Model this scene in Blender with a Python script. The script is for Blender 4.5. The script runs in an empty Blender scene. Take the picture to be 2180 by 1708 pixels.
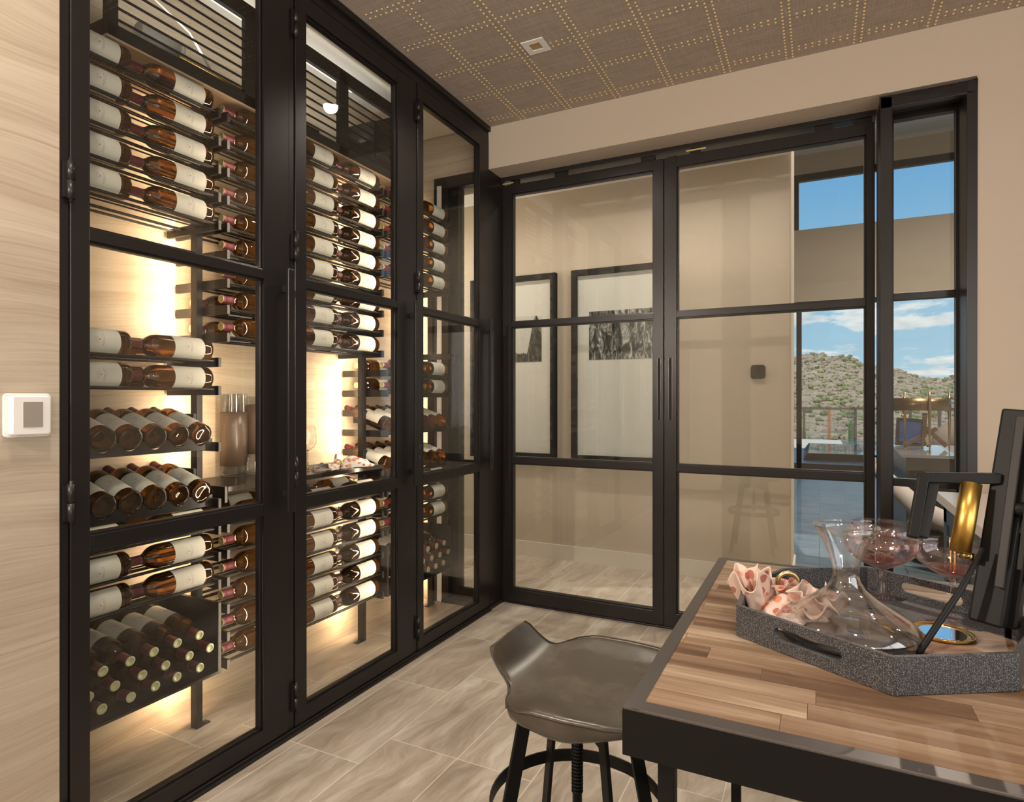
import bpy, bmesh, math, random
from mathutils import Vector, Matrix, Euler, noise as mn
random.seed(7)
C = bpy.context.scene
COL = C.collection
PI = math.pi
# ---------------------------------------------------------------- camera
cam_d = bpy.data.cameras.new('camera')
cam = bpy.data.objects.new('camera', cam_d); COL.objects.link(cam)
cam_d.sensor_fit = 'HORIZONTAL'; cam_d.sensor_width = 36.0
cam_d.lens = 36.0 * 1310.0 / 2180.0
cam_d.clip_start = 0.02; cam_d.clip_end = 900
YAW = math.atan(0.5)                      # facade runs along +Y, glass doors along X
cam.location = (0, 0, 1.2)
cam.rotation_euler = (PI / 2, 0, YAW)
C.camera = cam
# ---------------------------------------------------------------- view
C.view_settings.view_transform = 'Standard'; C.view_settings.look = 'None'
C.view_settings.exposure = 0.12; C.view_settings.gamma = 1.0
C.view_settings.use_curve_mapping = False
C.cycles.use_denoising = True
C.cycles.max_bounces = 14; C.cycles.transmission_bounces = 10; C.cycles.transparent_max_bounces = 24
C.cycles.glossy_bounces = 5; C.cycles.diffuse_bounces = 5
C.cycles.caustics_reflective = False; C.cycles.caustics_refractive = False
C.cycles.sample_clamp_indirect = 4.0

# ---------------------------------------------------------------- node helper
def mat(name):
    m = bpy.data.materials.new(name); m.use_nodes = True
    nt = m.node_tree; nt.nodes.clear()
    return m, nt
class N:
    def __init__(s, nt): s.nt = nt
    def n(s, t, ins=None, **kw):
        nd = s.nt.nodes.new(t)
        for k, v in kw.items(): setattr(nd, k, v)
        if ins:
            for k, v in ins.items():
                sock = nd.inputs[k]
                if hasattr(v, 'is_output'): s.nt.links.new(v, sock)
                else: sock.default_value = v
        return nd
    def math(s, op, a, b=0.0, c=0.0, clamp=False):
        nd = s.n('ShaderNodeMath', operation=op); nd.use_clamp = clamp
        for i, v in enumerate((a, b, c)):
            if hasattr(v, 'is_output'): s.nt.links.new(v, nd.inputs[i])
            else: nd.inputs[i].default_value = v
        return nd.outputs[0]
    def ramp(s, fac, pts, interp='LINEAR'):
        nd = s.n('ShaderNodeValToRGB', {'Fac': fac}); cr = nd.color_ramp; cr.interpolation = interp
        while len(cr.elements) > 1: cr.elements.remove(cr.elements[0])
        cr.elements[0].position = pts[0][0]; cr.elements[0].color = (*pts[0][1], 1)
        for p, c in pts[1:]:
            e = cr.elements.new(p); e.color = (*c, 1)
        return nd.outputs['Color']
    def mix(s, f, a, b, blend='MIX'):
        nd = s.n('ShaderNodeMix', data_type='RGBA', blend_type=blend)
        for i, v in ((0, f), (6, a), (7, b)):
            if hasattr(v, 'is_output'): s.nt.links.new(v, nd.inputs[i])
            else: nd.inputs[i].default_value = (*v, 1) if isinstance(v, tuple) and len(v) == 3 else v
        return nd.outputs[2]
    def out(s, sh): s.n('ShaderNodeOutputMaterial', {'Surface': sh})
def V4(c): return (c[0], c[1], c[2], 1)
def pbr(name, col, rough=.5, metal=0., spec=.5, **kw):
    m, nt = mat(name); w = N(nt)
    ins = {'Base Color': V4(col), 'Roughness': rough, 'Metallic': metal, 'Specular IOR Level': spec}
    ins.update(kw)
    w.out(w.n('ShaderNodeBsdfPrincipled', ins).outputs[0]); return m

# ---------------------------------------------------------------- world: sky with clouds
W = bpy.data.worlds.new('world'); C.world = W; W.use_nodes = True
nt = W.node_tree; nt.nodes.clear(); w = N(nt)
tc = w.n('ShaderNodeTexCoord').outputs['Generated']
sx = w.n('ShaderNodeSeparateXYZ', {0: tc})
el = sx.outputs['Z']
sky = w.ramp(el, [(0.0, (.50, .70, .80)), (.06, (.36, .60, .78)), (.16, (.26, .52, .76)), (.34, (.13, .39, .72)), (1.0, (.07, .26, .62))])
zc = w.math('MAXIMUM', el, .015)
u = w.math('DIVIDE', sx.outputs['X'], w.math('ADD', zc, .12)); v = w.math('DIVIDE', sx.outputs['Y'], w.math('ADD', zc, .12))
uv = w.n('ShaderNodeCombineXYZ', {0: w.math('MULTIPLY', u, 1.0), 1: w.math('MULTIPLY', v, .62), 2: 1.7}).outputs[0]
n1 = w.n('ShaderNodeTexNoise', {'Vector': uv, 'Scale': 1.9, 'Detail': 7.0, 'Roughness': .58, 'Distortion': .15}).outputs[0]
band = w.ramp(el, [(0.0, (.75,) * 3), (.03, (1,) * 3), (.15, (1,) * 3), (.22, (.45,) * 3), (.40, (.05,) * 3), (.6, (0,) * 3)])
cl = w.ramp(w.math('MULTIPLY', n1, w.math('MULTIPLY_ADD', band, .22, .82)), [(.555, (0, 0, 0)), (.61, (.75,) * 3), (.69, (1, 1, 1))])
n2 = w.n('ShaderNodeTexNoise', {'Vector': uv, 'Scale': 5.0, 'Detail': 4.0}).outputs[0]
ccol = w.ramp(n2, [(.3, (.62, .66, .70)), (.62, (.93, .93, .92))])
colr = w.mix(cl, sky, ccol)
bg = w.n('ShaderNodeBackground', {'Color': colr, 'Strength': 1.0})
w.n('ShaderNodeOutputWorld', {'Surface': bg.outputs[0]})

# ---------------------------------------------------------------- lights
def lamp(name, kind, loc, energy, col=(1, 1, 1), rot=(0, 0, 0), **kw):
    l = bpy.data.lights.new(name, kind); l.energy = energy; l.color = col
    for k, v in kw.items(): setattr(l, k, v)
    o = bpy.data.objects.new(name, l); COL.objects.link(o); o.location = loc; o.rotation_euler = rot
    return o
sun = lamp('sun', 'SUN', (0, -20, 40), 4.6, (1.0, .95, .86), angle=.009)
sun.rotation_euler = Vector((.12, -.60, 1.02)).to_track_quat('Z', 'Y').to_euler()
# added daylight lamps out of view, brightening the room from side and rear
lamp('added_side_daylight', 'AREA', (2.72, -.55, 1.5), 52, (1.0, .955, .90), (0, PI / 2, 0), shape='RECTANGLE', size=2.1, size_y=3.3)

lamp('added_rear_daylight', 'AREA', (2.02, -2.72, 1.5), 40, (1.0, .955, .90), (PI / 2, 0, 0), shape='RECTANGLE', size=.8, size_y=2.1)
# ---------------------------------------------------------------- materials
def obj_coord(w): return w.n('ShaderNodeTexCoord').outputs['Object']
def mapping(w, vec, scale=(1, 1, 1), loc=(0, 0, 0), rot=(0, 0, 0)):
    return w.n('ShaderNodeMapping', {'Vector': vec, 'Scale': scale, 'Location': loc, 'Rotation': rot}).outputs[0]
def m_travertine(name, rot=False, dim=1.0):
    m, nt = mat(name); w = N(nt); oc = obj_coord(w)
    warp = w.n('ShaderNodeTexNoise', {'Vector': mapping(w, oc, (.9, .9, 1.6)), 'Scale': 1.5, 'Detail': 2.0}).outputs['Color']
    vw = w.n('ShaderNodeVectorMath', {0: oc, 1: w.n('ShaderNodeVectorMath', {0: warp, 'Scale': .16}, operation='SCALE').outputs[0]}, operation='ADD').outputs[0]
    a = w.n('ShaderNodeTexNoise', {'Vector': mapping(w, vw, (.55, .55, 13)), 'Scale': 1.6, 'Detail': 8.0, 'Roughness': .62}).outputs[0]
    b = w.n('ShaderNodeTexNoise', {'Vector': mapping(w, vw, (1.6, 1.6, 110)), 'Scale': 1.5, 'Detail': 5.0, 'Roughness': .7}).outputs[0]
    c1 = w.ramp(a, [(.26, (.31 * dim, .235 * dim, .165 * dim)), (.42, (.40 * dim, .325 * dim, .245 * dim)), (.56, (.46 * dim, .39 * dim, .30 * dim)), (.74, (.53 * dim, .46 * dim, .365 * dim))])
    c2 = w.mix(.28, c1, w.ramp(b, [(.38, (.29, .215, .15)), (.5, (.44, .36, .27)), (.66, (.52, .45, .36))]), 'MIX')
    sp = w.n('ShaderNodeSeparateXYZ', {0: oc})
    br = w.n('ShaderNodeTexBrick', {'Vector': w.n('ShaderNodeCombineXYZ', {0: w.math('ADD', sp.outputs[1], sp.outputs[0]), 1: sp.outputs[2], 2: 0.0}).outputs[0],
        'Color1': (.97, .97, .97, 1), 'Color2': (1.05, 1.04, 1.03, 1), 'Mortar': (.80, .76, .70, 1), 'Scale': 1.0, 'Mortar Size': .0012, 'Mortar Smooth': .3, 'Brick Width': 1.22, 'Row Height': .61})
    c3 = w.mix(1.0, c2, br.outputs[0], 'MULTIPLY')
    bump = w.n('ShaderNodeBump', {'Height': b, 'Strength': .06, 'Distance': .01})
    w.out(w.n('ShaderNodeBsdfPrincipled', {'Base Color': c3, 'Roughness': .42, 'Specular IOR Level': .35, 'Normal': bump.outputs[0]}).outputs[0])
    return m
def m_floor():
    m, nt = mat('porcelain_floor_tile'); w = N(nt); oc = obj_coord(w); s = w.n('ShaderNodeSeparateXYZ', {0: oc})
    X, Y = s.outputs[0], s.outputs[1]
    wx, ly = .2755, .555
    gx = w.math('DIVIDE', w.math('ADD', X, 1.915), wx); ix = w.math('FLOOR', gx); fx = w.math('FRACT', gx)
    off = w.math('MULTIPLY', w.math('FLOOR', w.math('DIVIDE', ix, 2.0)), .17)
    gy = w.math('DIVIDE', w.math('SUBTRACT', w.math('SUBTRACT', Y, 1.593), off), ly); iy = w.math('FLOOR', gy); fy = w.math('FRACT', gy)
    ex = w.math('MULTIPLY', w.math('SUBTRACT', .5, w.math('ABSOLUTE', w.math('SUBTRACT', fx, .5))), wx)
    ey = w.math('MULTIPLY', w.math('SUBTRACT', .5, w.math('ABSOLUTE', w.math('SUBTRACT', fy, .5))), ly)
    g = w.math('LESS_THAN', w.math('MINIMUM', ex, ey), .0014)
    idv = w.n('ShaderNodeCombineXYZ', {0: ix, 1: iy, 2: 0.0}).outputs[0]
    rnd = w.n('ShaderNodeTexWhiteNoise', {'Vector': idv}, noise_dimensions='3D')
    vv = w.n('ShaderNodeVectorMath', {0: oc, 1: w.n('ShaderNodeVectorMath', {0: rnd.outputs['Color'], 'Scale': 9.0}, operation='SCALE').outputs[0]}, operation='ADD').outputs[0]
    warp = w.n('ShaderNodeTexNoise', {'Vector': mapping(w, vv, (2, 1.1, 1)), 'Scale': 1.6, 'Detail': 3.0}).outputs['Color']
    vw = w.n('ShaderNodeVectorMath', {0: mapping(w, vv, (1, 1, 1), rot=(0, 0, .07)), 1: w.n('ShaderNodeVectorMath', {0: warp, 'Scale': .35}, operation='SCALE').outputs[0]}, operation='ADD').outputs[0]
    a = w.n('ShaderNodeTexNoise', {'Vector': mapping(w, vw, (7.5, 1.1, 1)), 'Scale': 1.3, 'Detail': 9.0, 'Roughness': .6}).outputs[0]
    b = w.n('ShaderNodeTexNoise', {'Vector': mapping(w, vw, (22, 3.5, 1)), 'Scale': 2.0, 'Detail': 6.0, 'Roughness': .65}).outputs[0]
    c1 = w.ramp(a, [(.28, (.16, .12, .088)), (.42, (.275, .222, .17)), (.53, (.375, .318, .258)), (.60, (.42, .37, .31)), (.66, (.56, .52, .46)), (.72, (.44, .39, .33))])
    c2 = w.mix(.30, c1, w.ramp(b, [(.35, (.20, .16, .12)), (.65, (.55, .50, .44))]))
    c3 = w.mix(w.math('MULTIPLY', rnd.outputs['Value'], .25), c2, (.45, .36, .28))
    c4 = w.mix(g, c3, (.62, .57, .50))
    bump = w.n('ShaderNodeBump', {'Height': w.math('SUBTRACT', 1.0, g), 'Strength': .25, 'Distance': .002})
    w.out(w.n('ShaderNodeBsdfPrincipled', {'Base Color': c4, 'Roughness': .36, 'Specular IOR Level': .45, 'Normal': bump.outputs[0]}).outputs[0])
    return m
def m_great_floor():
    m, nt = mat('polished_great_room_tile'); w = N(nt); oc = obj_coord(w)
    br = w.n('ShaderNodeTexBrick', {'Vector': mapping(w, oc, rot=(0, 0, PI / 2)), 'Color1': (.055, .078, .095, 1), 'Color2': (.085, .105, .12, 1), 'Mortar': (.012, .016, .02, 1), 'Scale': 1.0, 'Mortar Size': .003, 'Brick Width': .56, 'Row Height': .2755})  # blue tint in the tile colour stands in for reflected sky
    n = w.n('ShaderNodeTexNoise', {'Vector': mapping(w, oc, (2, 5, 1)), 'Scale': 2.0, 'Detail': 5.0}).outputs[0]
    c = w.mix(w.ramp(n, [(.4, (0, 0, 0)), (.7, (.5,) * 3)]), br.outputs[0], (.17, .19, .20))
    w.out(w.n('ShaderNodeBsdfPrincipled', {'Base Color': c, 'Roughness': .36, 'Specular IOR Level': .42}).outputs[0]); return m
def m_plaster(name, col, bumps=.05):
    m, nt = mat(name); w = N(nt); oc = obj_coord(w)
    n = w.n('ShaderNodeTexNoise', {'Vector': oc, 'Scale': 3.0, 'Detail': 4.0}).outputs[0]
    n2 = w.n('ShaderNodeTexNoise', {'Vector': oc, 'Scale': 90.0, 'Detail': 3.0}).outputs[0]
    c = w.mix(w.math('MULTIPLY', n, .12), col, tuple(x * .8 for x in col))
    w.out(w.n('ShaderNodeBsdfPrincipled', {'Base Color': c, 'Roughness': .8, 'Specular IOR Level': .25, 'Normal': w.n('ShaderNodeBump', {'Height': n2, 'Strength': bumps, 'Distance': .004}).outputs[0]}).outputs[0]); return m
def m_grasscloth():
    m, nt = mat('grasscloth_ceiling_paper'); w = N(nt); oc = obj_coord(w)
    a = w.n('ShaderNodeTexNoise', {'Vector': mapping(w, oc, (6, 260, 1)), 'Scale': 1.0, 'Detail': 4.0, 'Roughness': .6}).outputs[0]
    b = w.n('ShaderNodeTexNoise', {'Vector': mapping(w, oc, (200, 14, 1)), 'Scale': 1.0, 'Detail': 3.0}).outputs[0]
    c = w.ramp(a, [(.3, (.27, .208, .165)), (.5, (.36, .288, .235)), (.68, (.47, .39, .325))])
    c = w.mix(.25, c, w.ramp(b, [(.35, (.22, .17, .135)), (.65, (.46, .38, .32))]))
    w.out(w.n('ShaderNodeBsdfPrincipled', {'Base Color': c, 'Roughness': .62, 'Specular IOR Level': .4, 'Sheen Weight': .1, 'Normal': w.n('ShaderNodeBump', {'Height': a, 'Strength': .25, 'Distance': .002}).outputs[0]}).outputs[0]); return m
def m_pane(name='thin_window_glass', tint=(.97, .98, .97), refl=1.0):
    m, nt = mat(name); w = N(nt)
    g = w.n('ShaderNodeNewGeometry')
    dp = w.n('ShaderNodeVectorMath', {0: g.outputs['Incoming'], 1: g.outputs['Normal']}, operation='DOT_PRODUCT').outputs['Value']
    sch = w.math('MULTIPLY_ADD', w.math('POWER', w.math('SUBTRACT', 1.0, w.math('ABSOLUTE', dp), clamp=True), 5.0), .96, .038)
    f = w.math('MULTIPLY', sch, refl, clamp=True)
    mx = w.n('ShaderNodeMixShader', {0: f, 1: w.n('ShaderNodeBsdfTransparent', {'Color': V4(tint)}).outputs[0], 2: w.n('ShaderNodeBsdfGlossy', {'Color': (1, 1, 1, 1), 'Roughness': .0}).outputs[0]})
    w.out(mx.outputs[0]); return m
def m_crystal(name):
    m, nt = mat(name); w = N(nt); g = w.n('ShaderNodeNewGeometry')
    dp = w.n('ShaderNodeVectorMath', {0: g.outputs['Incoming'], 1: g.outputs['Normal']}, operation='DOT_PRODUCT').outputs['Value']
    f = w.math('MULTIPLY_ADD', w.math('POWER', w.math('SUBTRACT', 1.0, w.math('ABSOLUTE', dp), clamp=True), 2.8), .85, .10, clamp=True)
    mx = w.n('ShaderNodeMixShader', {0: f, 1: w.n('ShaderNodeBsdfTransparent', {'Color': (.975, .98, .985, 1)}).outputs[0], 2: w.n('ShaderNodeBsdfGlossy', {'Color': (1, 1, 1, 1), 'Roughness': .01}).outputs[0]})
    w.out(mx.outputs[0]); return m
def m_glass(name, col=(1, 1, 1), ior=1.48, rough=0.0):
    m, nt = mat(name); w = N(nt)
    w.out(w.n('ShaderNodeBsdfGlass', {'Color': V4(col), 'IOR': ior, 'Roughness': rough}).outputs[0]); return m
def m_bottle(name, col):
    m, nt = mat(name); w = N(nt)
    w.out(w.n('ShaderNodeBsdfPrincipled', {'Base Color': V4(col), 'Roughness': .02, 'IOR': 1.42, 'Transmission Weight': .94, 'Specular IOR Level': .6}).outputs[0]); return m
def m_butcher():
    m, nt = mat('acacia_butcher_block'); w = N(nt); oc = obj_coord(w); s = w.n('ShaderNodeSeparateXYZ', {0: oc})
    X, Y = s.outputs[0], s.outputs[1]
    gy = w.math('DIVIDE', w.math('ADD', Y, .004), .0375); iy = w.math('FLOOR', gy); fy = w.math('FRACT', gy)
    r1 = w.n('ShaderNodeTexWhiteNoise', {'W': iy}, noise_dimensions='1D').outputs['Value']
    gx = w.math('ADD', w.math('DIVIDE', X, .21), w.math('MULTIPLY', r1, 7.3)); ixx = w.math('FLOOR', gx); fx = w.math('FRACT', gx)
    rr = w.n('ShaderNodeTexWhiteNoise', {'Vector': w.n('ShaderNodeCombineXYZ', {0: ixx, 1: iy, 2: 3.0}).outputs[0]}, noise_dimensions='3D')
    pos = w.n('ShaderNodeVectorMath', {0: oc, 1: w.n('ShaderNodeVectorMath', {0: rr.outputs['Color'], 'Scale': 5.0}, operation='SCALE').outputs[0]}, operation='ADD').outputs[0]
    g1 = w.n('ShaderNodeTexNoise', {'Vector': mapping(w, pos, (2.6, 34, 1)), 'Scale': 1.0, 'Detail': 6.0, 'Roughness': .62, 'Distortion': .5}).outputs[0]
    g2 = w.n('ShaderNodeTexNoise', {'Vector': mapping(w, pos, (9, 260, 1)), 'Scale': 1.0, 'Detail': 4.0}).outputs[0]
    val = w.math('ADD', w.math('MULTIPLY', rr.outputs['Value'], .26), w.math('MULTIPLY', g1, .92))
    c = w.ramp(val, [(.30, (.060, .032, .018)), (.44, (.13, .074, .043)), (.56, (.215, .135, .082)), (.68, (.30, .21, .14)), (.80, (.48, .375, .27))])
    c = w.mix(w.math('MULTIPLY', g2, .42), c, (.10, .055, .03))
    e = w.math('MINIMUM', w.math('MULTIPLY', w.math('MINIMUM', fy, w.math('SUBTRACT', 1.0, fy)), .0375), w.math('MULTIPLY', w.math('MINIMUM', fx, w.math('SUBTRACT', 1.0, fx)), .21))
    c = w.mix(w.math('LESS_THAN', e, .0004), c, (.09, .045, .02))
    w.out(w.n('ShaderNodeBsdfPrincipled', {'Base Color': c, 'Roughness': .5, 'Specular IOR Level': .32}).outputs[0]); return m
def m_wood(name, cols, sc=(3, 30, 30), rough=.45):
    m, nt = mat(name); w = N(nt); oc = obj_coord(w)
    a = w.n('ShaderNodeTexNoise', {'Vector': mapping(w, oc, sc), 'Scale': 2.0, 'Detail': 6.0, 'Distortion': .4}).outputs[0]
    c = w.ramp(a, [(.3, cols[0]), (.5, cols[1]), (.7, cols[2])])
    w.out(w.n('ShaderNodeBsdfPrincipled', {'Base Color': c, 'Roughness': rough}).outputs[0]); return m
def m_shagreen():
    m, nt = mat('charcoal_shagreen'); w = N(nt); oc = obj_coord(w)
    v = w.n('ShaderNodeTexVoronoi', {'Vector': oc, 'Scale': 640.0, 'Randomness': .75}, feature='F1').outputs['Distance']
    nn = w.n('ShaderNodeTexNoise', {'Vector': oc, 'Scale': 60.0, 'Detail': 2.0}).outputs[0]
    c = w.ramp(v, [(.0, (.42, .42, .41)), (.24, (.20, .20, .20)), (.40, (.03, .03, .032)), (1, (.010, .010, .012))])
    c = w.mix(w.math('MULTIPLY', nn, .3), c, (.05, .05, .055))
    hgt = w.math('SUBTRACT', 1.0, v)
    w.out(w.n('ShaderNodeBsdfPrincipled', {'Base Color': c, 'Roughness': .42, 'Normal': w.n('ShaderNodeBump', {'Height': hgt, 'Strength': .5, 'Distance': .0006}).outputs[0]}).outputs[0]); return m
def m_leather():
    m, nt = mat('olive_brown_leather'); w = N(nt); oc = obj_coord(w)
    n = w.n('ShaderNodeTexNoise', {'Vector': oc, 'Scale': 9.0, 'Detail': 3.0, 'Roughness': .5}).outputs[0]
    v = w.n('ShaderNodeTexVoronoi', {'Vector': oc, 'Scale': 420.0}).outputs['Distance']
    c = w.ramp(n, [(.3, (.040, .031, .021)), (.6, (.068, .054, .038)), (.75, (.09, .073, .052))])
    w.out(w.n('ShaderNodeBsdfPrincipled', {'Base Color': c, 'Roughness': .27, 'Specular IOR Level': .6, 'Normal': w.n('ShaderNodeBump', {'Height': v, 'Strength': .08, 'Distance': .001}).outputs[0]}).outputs[0]); return m
def m_napkin(name, base, spots, scale):
    m, nt = mat(name); w = N(nt); oc = obj_coord(w)
    wv = w.n('ShaderNodeTexNoise', {'Vector': oc, 'Scale': 30.0}).outputs['Color']
    vec = w.n('ShaderNodeVectorMath', {0: oc, 1: w.n('ShaderNodeVectorMath', {0: wv, 'Scale': .012}, operation='SCALE').outputs[0]}, operation='ADD').outputs[0]
    vo = w.n('ShaderNodeTexVoronoi', {'Vector': vec, 'Scale': scale, 'Randomness': .6})
    pick = w.n('ShaderNodeTexWhiteNoise', {'Vector': vo.outputs['Color']}, noise_dimensions='3D').outputs['Value']
    sc = w.ramp(pick, [(0, spots[0]), (.4, spots[1]), (.7, spots[2])], 'CONSTANT')
    f = w.math('LESS_THAN', vo.outputs['Distance'], .40)
    c = w.mix(f, base, sc)
    w.out(w.n('ShaderNodeBsdfPrincipled', {'Base Color': c, 'Roughness': .85, 'Sheen Weight': .2}).outputs[0]); return m
def m_photo(name, kind):
    m, nt = mat(name); w = N(nt); oc = obj_coord(w); s = w.n('ShaderNodeSeparateXYZ', {0: oc})
    vec = mapping(w, oc, (9, 1, 3.2), rot=(0, .5 if kind == 2 else -.9, 0))
    n = w.n('ShaderNodeTexNoise', {'Vector': vec, 'Scale': 2.6, 'Detail': 9.0, 'Roughness': .68, 'Distortion': 1.6}).outputs[0]
    c = w.ramp(n, [(.36, (.006, .006, .006)), (.47, (.05, .05, .05)), (.54, (.22, .215, .21)), (.62, (.62, .61, .60))])
    if kind == 1:
        c = w.ramp(n, [(.36, (.004,) * 3), (.5, (.03,) * 3), (.58, (.13,) * 3), (.68, (.4,) * 3)])
        # rock outline against a pale sky, x grows to the rock
        hx = w.math('MULTIPLY', w.math('ADD', s.outputs[0], 2.02), 5.0)
        hz = w.math('SUBTRACT', s.outputs[2], 1.50)
        prof = w.math('SUBTRACT', .36, w.math('MULTIPLY', w.math('POWER', w.math('ABSOLUTE', w.math('ADD', s.outputs[0], 1.945)), 1.5), 14.0))
        wob = w.math('MULTIPLY', w.math('SUBTRACT', n, .5), .10)
        rock = w.math('LESS_THAN', hz, w.math('ADD', w.math('MAXIMUM', prof, .07), wob))
        c = w.mix(rock, (.62, .60, .58), c)
    w.out(w.n('ShaderNodeBsdfPrincipled', {'Base Color': c, 'Roughness': .3}).outputs[0]); return m
def m_hill():
    m, nt = mat('desert_hillside'); w = N(nt); oc = obj_coord(w)
    a = w.n('ShaderNodeTexNoise', {'Vector': oc, 'Scale': .35, 'Detail': 10.0, 'Roughness': .7}).outputs[0]
    b = w.n('ShaderNodeTexNoise', {'Vector': mapping(w, oc, (1, 1, 1.6)), 'Scale': 1.1, 'Detail': 8.0, 'Roughness': .75}).outputs[0]
    c = w.ramp(b, [(.3, (.17, .13, .095)), (.42, (.33, .26, .19)), (.55, (.46, .375, .28)), (.72, (.56, .47, .36))])
    gsp = w.n('ShaderNodeTexNoise', {'Vector': oc, 'Scale': .75, 'Detail': 6.0, 'Roughness': .7}).outputs[0]
    f = w.ramp(gsp, [(.55, (0, 0, 0)), (.62, (.7,) * 3)])
    c = w.mix(f, c, w.ramp(a, [(.35, (.115, .145, .05)), (.65, (.24, .26, .11))]))
    w.out(w.n('ShaderNodeBsdfPrincipled', {'Base Color': c, 'Roughness': .95, 'Specular IOR Level': .1, 'Normal': w.n('ShaderNodeBump', {'Height': b, 'Strength': .9, 'Distance': .6}).outputs[0]}).outputs[0]); return m
def m_brass(name='brushed_brass', col=(.62, .40, .15), rough=.28, aniso=0.):
    return pbr(name, col, rough, 1.0)
M = {}
M['trav'] = m_travertine('travertine_horizontal_vein')
M['floor'] = m_floor(); M['gfloor'] = m_great_floor()
M['plaster'] = m_plaster('beige_plaster', (.52, .435, .345)); M['hallwall'] = m_plaster('hall_beige_paint', (.47, .405, .325), .02)
M['white'] = m_plaster('warm_white_paint', (.80, .77, .72), .02); M['baseb'] = pbr('baseboard_paint', (.55, .50, .43), .5)
M['grass'] = m_grasscloth()
M['steel'] = pbr('dark_bronze_steel', (.016, .013, .0125), .36, .25, .5)
M['rack'] = pbr('black_rack_metal', (.014, .012, .011), .38, .3)
M['rod'] = pbr('black_rod_metal', (.018, .016, .015), .28, .5)
M['pane'] = m_pane(); M['pane2'] = m_pane('sliding_window_glass', refl=.6)
M['bottle'] = m_bottle('amber_brown_bottle_glass', (.235, .098, .018)); M['bottle2'] = m_bottle('dark_green_bottle_glass', (.2, .13, .03))
M['paper'] = pbr('cream_label_paper', (.60, .575, .50), .6); M['ink'] = pbr('grey_label_ink', (.33, .29, .26), .6); M['red'] = pbr('red_label_ink', (.42, .06, .04), .5)
M['burg'] = pbr('burgundy_capsule_foil', (.085, .012, .016), .36, .25); M['gold'] = pbr('pale_gold_cap_foil', (.62, .50, .22), .38, .55)
M['capg'] = pbr('green_gold_cap_foil', (.50, .52, .30), .4, .35)
M['brass'] = m_brass(); M['nail'] = pbr('nailhead_brass', (1.0, .78, .38), .38, .45)
M['tan'] = pbr('tan_lacquered_panel', (.40, .27, .17), .5); M['blk'] = pbr('matte_black', (.007, .0065, .006), .6, 0, .3)
M['butcher'] = m_butcher(); M['leather'] = m_leather(); M['shag'] = m_shagreen()
M['glass'] = m_glass('clear_glass'); M['pink'] = m_pane('blush_pink_glass', (.975, .925, .935), 1.9); M['pinkd'] = m_pane('deep_pink_glass', (.96, .66, .66), 1.9); M['thin'] = m_crystal('thin_crystal')
M['iron'] = pbr('blackened_iron', (.004, .0038, .0038), .48, .0, .22); M['tsteel'] = pbr('rubbed_table_steel', (.14, .125, .12), .34, .75)
M['vase'] = pbr('brown_matte_vase_band', (.105, .070, .050), .3)
M['led'] = None
def emis(name, col, st):
    m, nt = mat(name); w = N(nt); w.out(w.n('ShaderNodeEmission', {'Color': V4(col), 'Strength': st}).outputs[0]); return m
M['led'] = emis('warm_led_strip', (1.0, .72, .42), 9.0); M['bulb'] = emis('warm_lamp_face', (1.0, .82, .58), 9.0)
M['plastic'] = pbr('white_gloss_plastic', (.78, .76, .73), .18); M['screen'] = pbr('glossy_reflection_screen', (.30, .27, .23), .06, 0, .8)  # screen base lightened to stand in for bright room reflections

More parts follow.
